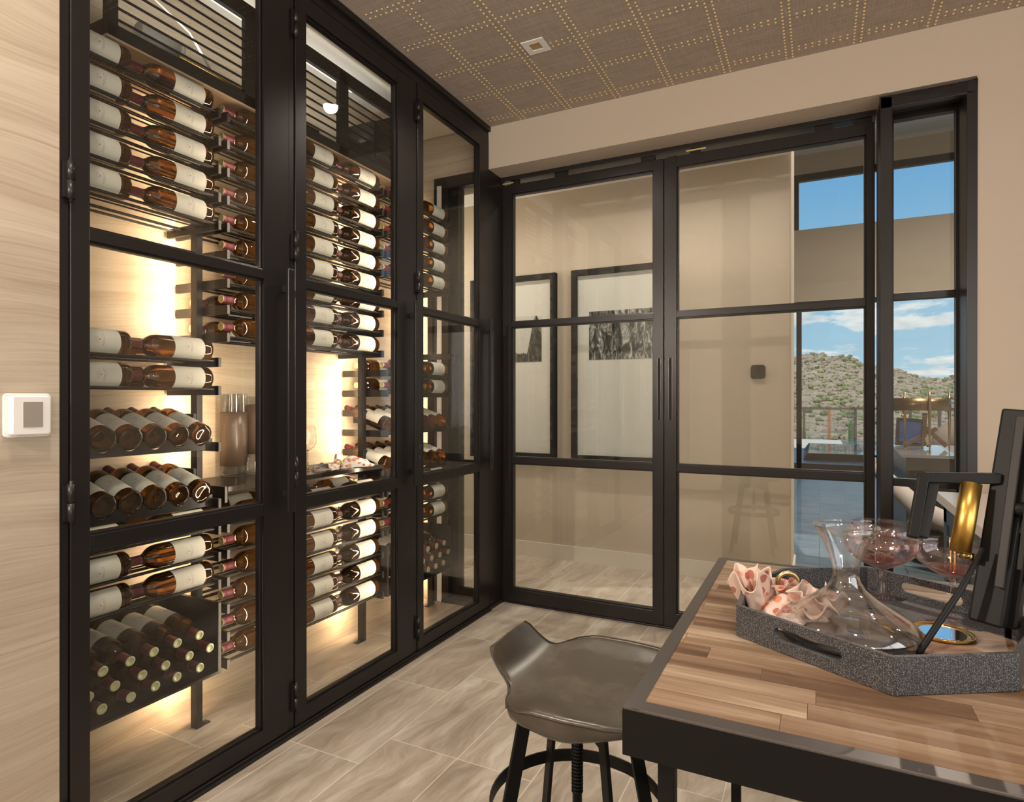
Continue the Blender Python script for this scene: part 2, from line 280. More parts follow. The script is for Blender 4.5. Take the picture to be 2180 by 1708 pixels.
# ---------------------------------------------------------------- mesh helpers
class MB:
    def __init__(s): s.v = []; s.f = []; s.m = []; s.sm = []
    def add(s, vs, fs, mi=0, smooth=False):
        b = len(s.v); s.v += [tuple(p) for p in vs]
        for f in fs: s.f.append(tuple(i + b for i in f)); s.m.append(mi); s.sm.append(smooth)
        return s
    def box(s, x0, x1, y0, y1, z0, z1, mi=0, bev=0.0):
        if x0 > x1: x0, x1 = x1, x0
        if y0 > y1: y0, y1 = y1, y0
        if z0 > z1: z0, z1 = z1, z0
        vs = [(x, y, z) for x in (x0, x1) for y in (y0, y1) for z in (z0, z1)]
        return s.add(vs, [(0, 1, 3, 2), (4, 6, 7, 5), (0, 4, 5, 1), (2, 3, 7, 6), (0, 2, 6, 4), (1, 5, 7, 3)], mi)
    def prism(s, pts, z0, z1, mi=0, smooth=False):      # pts: ccw plan outline
        n = len(pts); vs = [(x, y, z0) for x, y in pts] + [(x, y, z1) for x, y in pts]
        fs = [tuple(reversed(range(n))), tuple(range(n, 2 * n))]
        s.add(vs, fs, mi); b = len(s.v) - 2 * n
        for i in range(n):
            j = (i + 1) % n; s.f.append((b + i, b + j, b + n + j, b + n + i)); s.m.append(mi); s.sm.append(smooth)
        return s
    def tube(s, p0, p1, r0, r1=None, n=12, mi=0, cap=True, smooth=True):
        r1 = r0 if r1 is None else r1
        p0, p1 = Vector(p0), Vector(p1); d = (p1 - p0).normalized()
        a = d.orthogonal().normalized(); b = d.cross(a)
        vs = []
        for p, r in ((p0, r0), (p1, r1)):
            for i in range(n):
                t = 2 * PI * i / n; vs.append(p + a * (r * math.cos(t)) + b * (r * math.sin(t)))
        fs = [(i, (i + 1) % n, n + (i + 1) % n, n + i) for i in range(n)]
        s.add(vs, fs, mi, smooth)
        if cap:
            k = len(s.v) - 2 * n
            s.f.append(tuple(reversed(range(k, k + n)))); s.m.append(mi); s.sm.append(False)
            s.f.append(tuple(range(k + n, k + 2 * n))); s.m.append(mi); s.sm.append(False)
        return s
    def path(s, pts, r, n=8, mi=0, closed=False):
        pts = [Vector(p) for p in pts]; m = len(pts); rings = []; prev = None
        for i, p in enumerate(pts):
            if closed: d = pts[(i + 1) % m] - pts[i - 1]
            else: d = (pts[min(i + 1, m - 1)] - pts[max(i - 1, 0)])
            d.normalize()
            a = d.orthogonal().normalized() if prev is None else (prev - d * prev.dot(d)).normalized()
            prev = a; b = d.cross(a); rr = r[i] if isinstance(r, (list, tuple)) else r
            rings.append([p + a * (rr * math.cos(2 * PI * k / n)) + b * (rr * math.sin(2 * PI * k / n)) for k in range(n)])
        vs = [v for rg in rings for v in rg]; fs = []
        for i in range(m if closed else m - 1):
            j = (i + 1) % m
            for k in range(n): fs.append((i * n + k, i * n + (k + 1) % n, j * n + (k + 1) % n, j * n + k))
        s.add(vs, fs, mi, True)
        if not closed:
            k = len(s.v) - m * n
            s.f.append(tuple(reversed(range(k, k + n)))); s.m.append(mi); s.sm.append(False)
            k = len(s.v) - n; s.f.append(tuple(range(k, k + n))); s.m.append(mi); s.sm.append(False)
        return s
    def lathe(s, prof, n=32, c=(0, 0), mi=0, a0=0, a1=2 * PI, closed=False):
        full = abs(a1 - a0 - 2 * PI) < 1e-6; k = n if full else n + 1; vs = []
        for r, z in prof:
            for i in range(k):
                t = a0 + (a1 - a0) * i / n; vs.append((c[0] + r * math.cos(t), c[1] + r * math.sin(t), z))
        fs = []; L = len(prof)
        for j in range(L if closed else L - 1):
            jj = (j + 1) % L
            for i in range(n):
                i2 = (i + 1) % k; fs.append((j * k + i, j * k + i2, jj * k + i2, jj * k + i))
        s.add(vs, fs, mi, True)
        if not closed and full:
            b = len(s.v) - L * k
            if prof[0][0] > 1e-6: s.f.append(tuple(reversed(range(b, b + k)))); s.m.append(mi); s.sm.append(False)
            if prof[-1][0] > 1e-6: s.f.append(tuple(range(b + (L - 1) * k, b + L * k))); s.m.append(mi); s.sm.append(False)
        return s
    def build(s, name, mats, parent=None, bev=0.0, loc=None, sub=0):
        me = bpy.data.meshes.new(name); me.from_pydata(s.v, [], s.f)
        if not isinstance(mats, (list, tuple)): mats = [mats]
        for m in mats: me.materials.append(m)
        me.polygons.foreach_set('material_index', s.m); me.polygons.foreach_set('use_smooth', s.sm)
        bm = bmesh.new(); bm.from_mesh(me)
        bmesh.ops.remove_doubles(bm, verts=bm.verts, dist=1e-6)
        bmesh.ops.recalc_face_normals(bm, faces=bm.faces); bm.to_mesh(me); bm.free(); me.update()
        o = bpy.data.objects.new(name, me); COL.objects.link(o)
        if parent: o.parent = parent
        if loc: o.location = loc
        if bev:
            b = o.modifiers.new('bevel', 'BEVEL'); b.width = bev; b.segments = 2; b.limit_method = 'ANGLE'; b.angle_limit = .6
        if sub:
            b = o.modifiers.new('sub', 'SUBSURF'); b.levels = sub; b.render_levels = sub
        return o
def P(name, mats, parent, fn, **kw):
    m = MB(); fn(m); return m.build(name, mats, parent, **kw)
def tag(o, label=None, cat=None, group=None, kind=None):
    if label: o['label'] = label
    if cat: o['category'] = cat
    if group: o['group'] = group
    if kind: o['kind'] = kind
    return o
def empty(name, loc=(0, 0, 0), rot=(0, 0, 0)):
    o = bpy.data.objects.new(name, None); COL.objects.link(o); o.location = loc; o.rotation_euler = rot
    o.empty_display_size = .05; return o
def copy_tree(o, parent=None):
    c = o.copy(); COL.objects.link(c); c.parent = parent
    for ch in list(o.children): copy_tree(ch, c)
    return c
def S(name, m, fn, bev=0.0, kids=None):
    o = P(name, m, None, fn, bev=bev); o['kind'] = 'structure'; return o

H = 2.77; XF = -1.70; XB = -2.195; YW = 3.098; YD = 3.261
# ================================================================ SETTING
S('floor', M['floor'], lambda m: m.box(-3.2, 3.0, -3.4, 4.8, -.12, 0))
S('floor_great_room', M['gfloor'], lambda m: m.box(-4.0, 7.0, 4.8, 12.0, -.12, 0) or m)
ce = S('ceiling', M['grass'], lambda m: m.box(XF - .02, 2.6, -2.6, YW, H, H + .12))
# nailheads in double rows on the ceiling paper
def nails(m):
    pts = set()
    gx, gy = .27, .2575
    x0, y0 = -1.473, 2.50
    for i in range(0, 13):
        X = x0 + gx * i
        for dx in (-.0135, .0135):
            for k in range(-56, 24):
                pts.add((round(X + dx, 4), round(y0 + gy / 20 + k * gy / 10, 4)))
    for j in range(-6, 3):
        Y = y0 + gy * j
        for dy in (-.0135, .0135):
            for k in range(-7, 118):
                pts.add((round(x0 + gx / 20 + k * gx / 10, 4), round(Y + dy, 4)))
    for k in range(-60, 24): pts.add((-1.694, round(y0 + k * gy / 10, 4)))
    for x, y in pts:
        if not (XF < x < 1.6 and .9 < y < YW - .006): continue
        if abs(x + 1.122) < .056 and abs(y - 2.481) < .06: continue
        r = .0049; n = 8; vs = []
        for rr, dz in ((r, 0), (r * .72, -.0022)):
            vs += [(x + rr * math.cos(2 * PI * i / n), y + rr * math.sin(2 * PI * i / n), H - .0002 + dz) for i in range(n)]
        vs.append((x, y, H - .0034))
        fs = [(i, n + i, n + (i + 1) % n, (i + 1) % n) for i in range(n)] + [(n + i, 2 * n, n + (i + 1) % n) for i in range(n)]
        m.add(vs, fs, 0, True)
nh = P('nailheads', M['nail'], ce, nails); nh['kind'] = 'stuff'
P('paper_seam', pbr('seam_line', (.30, .25, .20), .6), ce, lambda m: m.box(-1.2035, -1.2022, .5, YW - .004, H - .0006, H + .001))
# left stone wall beside the cabinet
S('wall_left', M['trav'], lambda m: m.box(-1.82, XF + .004, -2.6, .868, 0, H))
S('wall_cabinet_rear', M['trav'], lambda m: m.box(-2.35, XB, .3, 3.4, 0, 2.785))
S('wall_cabinet_near', M['trav'], lambda m: m.box(-2.195, -1.82, .25, .34, 0, 2.785))
S('ceiling_cabinet', M['white'], lambda m: m.box(-2.35, XF - .02, .25, 3.4, 2.785, 2.88))
# wall with the double doors (opening x -2.07 .. .572, up to 2.53)
S('wall_back', M['plaster'], lambda m: (m.box(XF - .0, 2.6, YW, 3.42, 2.53, 3.0), m.box(.576, 2.6, YW, 3.42, 0, 2.53)))
S('wall_cabinet_end', M['trav'], lambda m: (m.box(-2.195, -1.71, YW + .002, 3.42, 2.53, 2.785), m.box(-2.195, -2.072, YW + .002, 3.42, 0, 2.53)))
S('trim_1', M['blk'], lambda m: (m.box(-2.072, -2.056, YW - .001, 3.13, 0, 2.533), m.box(-2.072, -1.72, YW - .001, 3.13, 2.517, 2.533)))
S('trim_2', M['white'], lambda m: (m.box(-2.056, -2.018, YW + .004, 3.12, 0, 2.517), m.box(-2.056, -1.72, YW + .004, 3.12, 2.488, 2.517)))
S('wall_rear', M['plaster'], lambda m: (m.box(-1.82, 1.6, -2.75, -2.6, 0, 3.0), m.box(2.45, 2.75, -2.75, -2.6, 0, 3.0), m.box(1.6, 2.45, -2.75, -2.6, 0, .4), m.box(1.6, 2.45, -2.75, -2.6, 2.6, 3.0)))
S('added_window_rear', M['steel'], lambda m: [m.box(x, x + .05, -2.70, -2.64, .4, 2.6) for x in (1.6, 2.40)] + [m.box(1.6, 2.45, -2.70, -2.64, z, z + .05) for z in (.4, 2.55)])  # invented unseen window, an opening for the added rear daylight
S('wall_right', M['plaster'], lambda m: (m.box(2.6, 2.75, -2.6, -2.25, 0, 3.0), m.box(2.6, 2.75, 1.15, 3.42, 0, 3.0), m.box(2.6, 2.75, -2.25, 1.15, 2.6, 3.0), m.box(2.6, 2.75, -2.25, 1.15, 0, .4)))
S('added_window_side', M['steel'], lambda m: [m.box(2.62, 2.68, y, y + .05, .4, 2.6) for y in (-2.25, -1.12, .0, 1.10)] + [m.box(2.62, 2.68, -2.25, 1.15, z, z + .05) for z in (.4, 2.55)])  # invented unseen window, framing the added side daylight lamp
S('sun_blocking_roof', M['white'], lambda m: m.box(-4.2, 7.2, -5.2, 3.42, 3.0, 3.2))  # unseen roof slab, carried past the walls to keep direct sun out
# hallway
S('wall_hall', M['hallwall'], lambda m: m.box(-4.2, -.162, 4.33, 4.8, 0, 5.6), bev=.012)
S('baseboard_hall', M['baseb'], lambda m: (m.box(-4.2, -.15, 4.316, 4.33, 0, .112), m.box(-.162, -.150, 4.33, 4.8, 0, .112)))
S('ceiling_hall', M['white'], lambda m: m.box(-4.2, -.19, 3.42, 4.33, 2.785, 3.0))
S('wall_hall_end', M['hallwall'], lambda m: m.box(-4.3, -4.2, 3.4, 12.2, 0, 5.7))
S('wall_hall_side', M['hallwall'], lambda m: m.box(-4.2, -2.35, 3.2, 3.42, 0, 3.0))
# great room, sun comes in through a high window over the roof
S('wall_great_front', M['hallwall'], lambda m: (m.box(-.19, .25, 3.42, 3.55, 3.0, 5.7), m.box(1.9, 7.2, 3.42, 3.55, 3.0, 5.7), m.box(.25, 1.9, 3.42, 3.55, 4.6, 5.7), m.box(2.75, 7.2, 3.42, 3.55, 0, 3.0), m.box(-4.2, -.19, 4.33, 4.4, 3.0, 5.7)))
S('wall_great_side', M['hallwall'], lambda m: m.box(7.0, 7.15, 3.42, 12.2, 0, 5.7))
S('ceiling_great_room', M['white'], lambda m: m.box(-4.3, 7.2, 3.42, 12.2, 5.54, 5.72))
S('wall_great_window', M['hallwall'], lambda m: (m.box(-4.3, 7.2, 12.0, 12.2, 2.95, 4.22), m.box(-4.3, 7.2, 12.0, 12.2, 5.2, 5.6), m.box(-4.3, -.42, 12.0, 12.2, 4.22, 5.2), m.box(6.4, 7.2, 12.0, 12.2, 0, 5.2)))
def gw(m):
    for x0, x1, z0, z1 in [(-4.2, 6.4, .0, .10), (-4.2, 6.4, 2.87, 2.95), (-.37, -.285, .1, 2.87), (3.4, 3.48, .1, 2.87), (-2.6, -2.5, .1, 2.87)]:
        m.box(x0, x1, 12.02, 12.10, z0, z1)
w1 = S('window_1', M['steel'], gw)
P('glass_pane', M['pane2'], w1, lambda m: m.box(-4.2, 6.4, 12.055, 12.06, .1, 2.87))
w2 = S('window_2', M['steel'], lambda m: (m.box(-.42, 6.4, 12.02, 12.10, 5.08, 5.2), m.box(-.42, -.33, 12.02, 12.10, 4.22, 5.1), m.box(3.0, 3.08, 12.02, 12.1, 4.22, 5.1)))
P('glass_pane', M['pane2'], w2, lambda m: m.box(-.33, 6.4, 12.055, 12.06, 4.22, 5.08))

# ================================================================ FRAMED GLASS helper (in a plane)
def leaf(name, plane, a0, a1, z0, z1, ga0, ga1, gz0, gz1, bars, thick, face, mats=None):
    """steel glazed leaf. plane 'X': lies at x=face.. runs along y; plane 'Y': runs along x."""
    ms = M['steel']
    def bx(m, u0, u1, d0, d1, q0, q1):
        if plane == 'X': m.box(face - d0, face - d1, u0, u1, q0, q1)
        else: m.box(u0, u1, face + d0, face + d1, q0, q1)
    root = P(name, ms, None, lambda m: (bx(m, a0, ga0, 0, thick, z0, z1), bx(m, ga1, a1, 0, thick, z0, z1), bx(m, ga0, ga1, 0, thick, gz1, z1), bx(m, ga0, ga1, 0, thick, z0, gz0)), bev=.002)
    root['kind'] = 'structure'
    # glazing bead, slightly recessed
    P('glazing_bead', ms, root, lambda m: (bx(m, ga0, ga0 + .008, .010, thick - .004, gz0, gz1), bx(m, ga1 - .008, ga1, .010, thick - .004, gz0, gz1), bx(m, ga0, ga1, .010, thick - .004, gz0, gz0 + .008), bx(m, ga0, ga1, .010, thick - .004, gz1 - .008, gz1)), bev=.0015)
    zz = [gz0]
    for b0, b1 in bars:
        P('muntin', ms, root, lambda m: (bx(m, ga0, ga1, 0, thick, b0, b1), bx(m, ga0, ga1, .008, thick - .004, b0 - .006, b1 + .006)), bev=.002)
        zz += [b0, b1]
    zz.append(gz1)
    for i in range(0, len(zz), 2):
        P('glass_pane', M['pane'], root, lambda m: bx(m, ga0, ga1, thick * .5, thick * .5 + .004, zz[i], zz[i + 1]))
    return root
# ---- cabinet facade: three hinged doors in a steel frame
fr = S('trim_3', M['steel'], lambda m: (
    m.box(XF - .045, XF, .868, .890, 0, H), m.box(XF - .045, XF, 1.611, 1.637, .02, 2.70), m.box(XF - .045, XF, 2.366, 2.394, .02, 2.70),
    m.box(XF - .045, XF, 3.098, YD + .045, 0, 2.53), m.box(XF - .045, XF, .89, YW, 2.70, H), m.box(XF - .045, XF + .016, .89, YW, H - .028, H - .001),
    m.box(XF - .045, XF + .012, .89, YD, .0, .018), m.box(XF - .045, XF, 3.09, YW, .02, 2.70)), bev=.002)
P('threshold', M['steel'], fr, lambda m: m.box(XF, XF + .022, .89, 3.098, 0, .010), bev=.002)
DOORS = [(.893, 1.609, .938, 1.500), (1.640, 2.364, 1.693, 2.245), (2.397, 3.088, 2.444, 2.990)]
for k, (a0, a1, g0, g1) in enumerate(DOORS):
    d = leaf('door_%d' % (k + 1), 'X', a0, a1, .022, 2.695, g0, g1, .075, 2.632, [(.808, .850), (1.617, 1.650)], .038, XF + .004)
    hy = a1 - .040
    def hnd(m):
        x = XF + .004
        m.box(x + .030, x + .042, hy, hy + .030, .810, 1.662)
        for z in (.872, 1.595): m.box(x - .001, x + .032, hy + .009, hy + .022, z - .012, z + .012)
    P('pull_handle', M['steel'], d, hnd, bev=.002)
    for z in (2.565, 1.757, .943, .130):
        P('hinge', M['steel'], d, lambda m: (m.tube((XF + .012, a0 - .003, z - .048), (XF + .012, a0 - .003, z - .001), .0085, n=14), m.tube((XF + .012, a0 - .003, z + .001), (XF + .012, a0 - .003, z + .048), .0085, n=14),
                                             m.tube((XF + .012, a0 - .003, z - .056), (XF + .012, a0 - .003, z + .056), .0045, n=10), m.box(XF, XF + .010, a0 - .018, a0 - .004, z - .045, z + .045)))
# ---- double doors to the hall
dl = leaf('door_4', 'Y', -1.693, -.738, .014, 2.482, -1.634, -.790, .086, 2.428, [(.830, .866), (1.637, 1.668)], .045, YD)
dr = leaf('door_5', 'Y', -.734, .226, .014, 2.482, -.670, .191, .086, 2.428, [(.830, .866), (1.637, 1.668)], .045, YD)
for d, x in ((dl, -.768), (dr, -.709)):
    P('recessed_pull', M['blk'], d, lambda m: (m.box(x, x + .016, YD - .0015, YD + .002, 1.10, 1.425)))
    P('pull_edge', M['tsteel'], d, lambda m: (m.box(x - .002, x, YD - .003, YD + .002, 1.10, 1.425), m.box(x + .016, x + .018, YD - .003, YD + .002, 1.10, 1.425)))
for d, xs in ((dl, (-1.64, -1.36, -.86)), (dr, (-.60, -.02, .14))):
    P('roller_bracket', M['steel'], d, lambda m: [m.box(x, x + (.075 if i else .05), YD + .006, YD + .03, 2.482, 2.508) for i, x in enumerate(xs)])
S('trim_4', M['steel'], lambda m: (m.box(XF, .232, YD - .012, YD + .06, 2.505, 2.53), ), bev=.002)
S('trim_5', M['steel'], lambda m: (m.box(XF, .232, YD + .0, YD + .045, 0, .010), ), bev=.002)
P('latch_plate', M['gold'], None, lambda m: (m.box(-1.69, -1.62, YD - .004, YD, 2.488, 2.496), m.box(-.62, -.52, YD - .004, YD, 2.492, 2.500)))
o = bpy.data.objects['latch_plate']; o.name = 'trim_6'; o['kind'] = 'structure'
# ---- fixed sidelights
def sidelight(name, x0, x1, gy, g0, g1, yf):
    root = S(name, M['steel'], lambda m: (m.box(x0, x0 + .046, yf, yf + .19, 0, 2.515), m.box(x1 - .034, x1, yf, yf + .19, 0, 2.515), m.box(x0, x1, yf, yf + .03, 2.462, 2.515), m.box(x0, x1, yf, yf + .19, 0, .03)), bev=.003)
    P('head_panel', M['tsteel'], root, lambda m: m.box(x0 + .046, x1 - .034, yf + .03, yf + .185, 2.500, 2.512))
    P('inner_frame', M['steel'], root, lambda m: (m.box(x0 + .04, g0, gy, gy + .035, .03, 2.512), m.box(g1, x1 - .03, gy, gy + .035, .03, 2.512), m.box(g0, g1, gy, gy + .035, 2.467, 2.512), m.box(g0, g1, gy, gy + .035, .03, .09),
        m.box(g0, g1, gy, gy + .035, .815, .851), m.box(g0, g1, gy, gy + .035, 1.655, 1.687)), bev=.002)
    for z0, z1 in ((.09, .815), (.851, 1.655), (1.687, 2.467)):
        P('glass_pane', M['pane'], root, lambda m: m.box(g0, g1, gy + .016, gy + .020, z0, z1))
sidelight('window_3', .234, .574, YD, .298, .531, YW - .004)
sidelight('window_4', -2.018, -1.752, 3.135, -1.925, -1.765, YW - .004)

# ================================================================ CEILING SPOTS
def downlight(x, y, z, e, label, grp, r=.052, blend=1.0, ang=2.5):
    t = empty('recessed_downlight', (x, y, z)); tag(t, label, 'ceiling light', grp)
    def trim(m):
        m.box(-r, r, -r, -r * .48, -.004, .004); m.box(-r, r, r * .48, r, -.004, .004)
        m.box(-r, -r * .48, -r * .48, r * .48, -.004, .004); m.box(r * .48, r, -r * .48, r * .48, -.004, .004)
    P('trim_plate', M['plastic'], t, trim, bev=.001)
    P('reflector', M['brass'], t, lambda m: m.lathe([(r * .46, -.001), (r * .30, .04)], 20))
    P('lamp_face', M['bulb'], t, lambda m: m.tube((0, 0, .038), (0, 0, .042), r * .30, n=16))
    l = lamp('downlight_lamp', 'SPOT', (0, 0, -.012), e * 1.9, (1.0, .88, .74), spot_size=ang, spot_blend=blend, shadow_soft_size=.035)
    l.parent = t
    return t
downlight(-1.122, 2.481, H, 42, 'square white recessed downlight in the studded ceiling', None)
# unseen downlights added around the camera to brighten the room
for i, (x, y) in enumerate([(.35, 2.2), (-1.122, .55), (.35, .55), (1.8, 1.4), (-.4, -1.2), (1.3, -1.2)]):
    downlight(x, y, H, (6, 36, 20, 5, 26, 14)[i], 'added square recessed downlight above ' + ('the sidelight and counter end', 'the stone wall and thermostat', 'the butcher-block table', 'the quartz countertop', 'the floor behind the camera', 'the countertop end behind the camera')[i], 'added room downlights')
for i, (x, y) in enumerate([(1.2, 5.0), (3.6, 5.2), (1.2, 8.6), (3.6, 8.8)]):  # unseen lamps added to brighten the great room
    downlight(x, y, 5.54, 330, 'added recessed downlight high in the great room ceiling above ' + ('the barrel chair', 'the far side wall', 'the console end', 'the sofa')[i], 'added great room downlights', ang=2.9)
for i, (x, y) in enumerate([(-2.5, 3.72), (-1.75, 3.70), (-1.0, 3.70), (-.42, 3.72)]):  # unseen lamps added to light the hall
    downlight(x, y, 2.785, 14, 'added recessed downlight in the white hall ceiling above ' + ('the cabinet end window', 'the rock spire print', 'the canyon print', 'the black wall control')[i], 'added hall downlights', ang=3.0)

def pendant(x, y, z, zc_, e, label):  # unseen globe lamp added to brighten nearby ceiling and walls
    t = empty('added_globe_pendant', (x, y, z)); tag(t, label, 'added pendant light')
    P('globe', emis('added_opal_glow', (1.0, .88, .74), 2.0), t, lambda m: m.lathe([(.11 * math.sin(PI * i / 16), -.11 * math.cos(PI * i / 16)) for i in range(17)], 28))
    P('stem', M['brass'], t, lambda m: m.tube((0, 0, .108), (0, 0, zc_ - z), .006, n=10))
    l = lamp('added_pendant_lamp', 'POINT', (0, 0, -.125), e, (1.0, .89, .77), shadow_soft_size=.10); l.parent = t
pendant(1.78, -1.25, 2.05, H, 75, 'added opal globe pendant hanging unseen behind the camera')
sc0 = empty('added_wall_sconce', (XF + .004, -.55, 1.9)); tag(sc0, 'added small opal wall sconce on the stone wall behind the camera', 'added wall light')  # unseen sconce added to lift the ceiling and door wall
P('back_plate', M['brass'], sc0, lambda m: m.tube((0, 0, 0), (.012, 0, 0), .035, n=20))
P('shade', bpy.data.materials['added_opal_glow'], sc0, lambda m: m.tube((.055, 0, -.09), (.055, 0, .09), .035, n=20))
l0 = lamp('added_sconce_lamp', 'POINT', (.115, 0, 0), 130, (1.0, .89, .77), shadow_soft_size=.02); l0.parent = sc0
pendant(-3.25, 3.80, 2.15, 2.785, 60, 'added opal globe pendant, unseen at the far end of the hall')
# ================================================================ WINE RACKS
ZT = [2.265, 2.165, 2.065, 1.965, 1.867]; ZM = [1.770, 1.667, 1.572, 1.472]; Z2 = [1.380, 1.280]; ZL = [.785, .690, .592]; ZLL = [.494, .395, .295]
XA, XR = -1.950, -2.118                       # front and rear bottle axes
RODX = [-1.916, -1.930, -1.970, -1.984, -2.012, -2.082, -2.098, -2.138, -2.152]
L = .288
RACKS = {
 'A': dict(y0=.640, y1=1.482, rows=ZT + Z2 + ZL, post=(1.494, 1.518), foot=1, where='near rack by the stone wall'),
 'B': dict(y0=1.530, y1=2.396, rows=ZT + ZM + ZL + ZLL, post=(2.408, 2.432), foot=-1, where='middle rack'),
 'C': dict(y0=2.444, y1=3.008, rows=ZT + Z2 + ZL, post=(3.020, 3.044), foot=-1, where='corner rack by the end window')}
def rod_grid(m, y0, y1, z):
    for x in RODX: m.tube((x, y0 - .006, z), (x, y1 + .006, z), .0030, n=6, cap=False)
def arm_bar(m, ya, yb, z, x0=-2.185, x1=-1.902): m.box(x0, x1, ya, yb, z - .059, z - .026)
for key, R in RACKS.items():
    t = empty('wine_rack', (0, 0, 0))
    tag(t, {'A': 'black steel wine rack beside the pale stone wall', 'B': 'tall black steel wine rack holding the dark counter, behind the middle door', 'C': 'black steel wine rack next to the end window of the cabinet'}[key], 'wine rack', 'steel wine racks in the glazed cabinet')
    p0, p1 = R['post']
    P('post', M['rack'], t, lambda m: m.box(-2.067, -2.033, p0, p1, 0, 2.345), bev=.001)
    f = R['foot']; ys = (p1, p1 + .035) if f > 0 else (p0 - .035, p0)
    P('foot_plate', M['rack'], t, lambda m: (m.box(-2.064, -2.036, ys[0], ys[1], 0, .004), m.tube((-2.05, sum(ys) / 2, .004), (-2.05, sum(ys) / 2, .007), .005, n=8)))
    if key == 'A':
        P('post', M['rack'], t, lambda m: m.box(-2.067, -2.033, .604, .628, 0, 2.345), bev=.001)
    for z in R['rows']:
        P('bracket_arm', M['rack'], t, lambda m: arm_bar(m, R['y0'] - .012, R['y0'], z), bev=.0008)
        P('bracket_arm', M['rack'], t, lambda m: arm_bar(m, R['y1'], R['y1'] + .012, z), bev=.0008)
        P('rod_grid', M['rod'], t, lambda m: rod_grid(m, R['y0'], R['y1'], z - .0385))
    if key == 'C':
        P('bracket_arm', M['rack'], t, lambda m: arm_bar(m, 3.008, 3.020, 1.50), bev=.0008)
    if key in 'AC':
        for zr in (1.076, .876):
            for ya, yb in ((R['y0'] - .012, R['y0']), (R['y1'], R['y1'] + .012)):
                P('bracket_arm', M['rack'], t, lambda m: m.box(-2.185, -1.902, ya, yb, zr - .055, zr - .022), bev=.0008)
                P('bracket_arm', M['rack'], t, lambda m: m.box(-2.185, -2.035, ya, yb, zr + .045, zr + .078), bev=.0008)
            def scal(m, x, zt, amp, w=.082):
                y = R['y0']; pts = []; n = int((R['y1'] - R['y0']) / .004)
                top = []; off = R['y1'] - .046
                for i in range(n + 1):
                    yy = R['y0'] + (R['y1'] - R['y0']) * i / n; ph = ((off - yy) / w) % 1.0; dd = abs(ph - round(ph)) * w
                    top.append((yy, zt - (amp - min(amp, dd * dd * 22)) ))
                for i in range(n):
                    (ya, za), (yb, zb) = top[i], top[i + 1]
                    k = len(m.v)
                    vs = [(x, ya, zt - .040), (x + .005, ya, zt - .040), (x, yb, zt - .040), (x + .005, yb, zt - .040), (x, ya, za), (x + .005, ya, za), (x, yb, zb), (x + .005, yb, zb)]
                    m.add(vs, [(0, 4, 6, 2), (1, 3, 7, 5), (4, 5, 7, 6), (0, 2, 3, 1)] + ([(0, 1, 5, 4)] if i == 0 else []) + ([(2, 6, 7, 3)] if i == n - 1 else []))
            P('cradle_rail', M['rack'], t, lambda m: scal(m, -1.938, zr - .008, .026))
            P('cradle_rail', M['rack'], t, lambda m: scal(m, -2.128, zr + .052, .010))
        # bottle bin at the bottom
        yb0, yb1 = R['y0'] - .012, R['y1']
        P('bin', M['rack'], t, lambda m: (m.box(-2.185, -1.902, yb1, yb1 + .012, .235, .485), m.box(-2.185, -1.902, yb0, yb0 + .012, .235, .485), m.box(-2.185, -1.902, yb0 + .012, yb1, .235, .245),
                                          m.box(-2.189, -2.185, yb0, yb1, .235, .485)), bev=.001)
    if key == 'B':
        P('counter_top', pbr('bronze_counter_steel', (.045, .036, .032), .16, .6), t, lambda m: m.box(-2.19, -1.900, 1.520, 2.404, .872, .893), bev=.002)
        [P('counter_bracket', M['rack'], t, lambda m: m.box(-2.185, -1.902, a_, b_, .835, c_), bev=.001) for a_, b_, c_ in ((1.508, 1.520, .893), (2.396, 2.408, .872))]
# ---- LED strips on the back of the posts, lighting the stone
for i, (y, lab) in enumerate([(.616, 'warm LED strip behind the hidden post of the near rack'), (1.506, 'warm LED strip glowing behind the post between near and middle racks'), (2.42, 'warm LED strip glowing behind the post between middle and corner racks'), (3.032, 'warm LED strip glowing behind the corner rack post by the end window')]):
    o = P('led_strip', M['led'], None, lambda m: m.box(-2.0700, -2.0675, y, y + .009, .06, 2.33)); tag(o, lab, 'strip light', 'warm LED strips behind the rack posts')
    dv = Vector((-math.cos(.12), -math.sin(.12), 0)); zl_ = -dv; xl_ = Vector((0, 0, -1)); yl_ = zl_.cross(xl_)
    lamp('led_light', 'AREA', (-2.084, y, 1.19), 15.5, (1.0, .68, .40), Matrix((xl_, yl_, zl_)).transposed().to_euler(), shape='RECTANGLE', size=2.26, size_y=.012)
for y, lab in ((1.624, 'between the near and middle doors'), (2.380, 'between the middle and corner doors')):  # added strips hidden by the mullions, brightening bottles and rear stone
    o = P('led_strip', M['led'], None, lambda m: m.box(XF - .049, XF - .0455, y - .004, y + .004, .10, 2.25)); tag(o, 'added warm LED strip unseen behind the steel mullion ' + lab, 'strip light')
    lamp('added_mullion_fill', 'AREA', (XF - .055, y, 1.18), 8.5, (1.0, .82, .62), (0, PI / 2, 0), shape='RECTANGLE', size=2.1, size_y=.012)
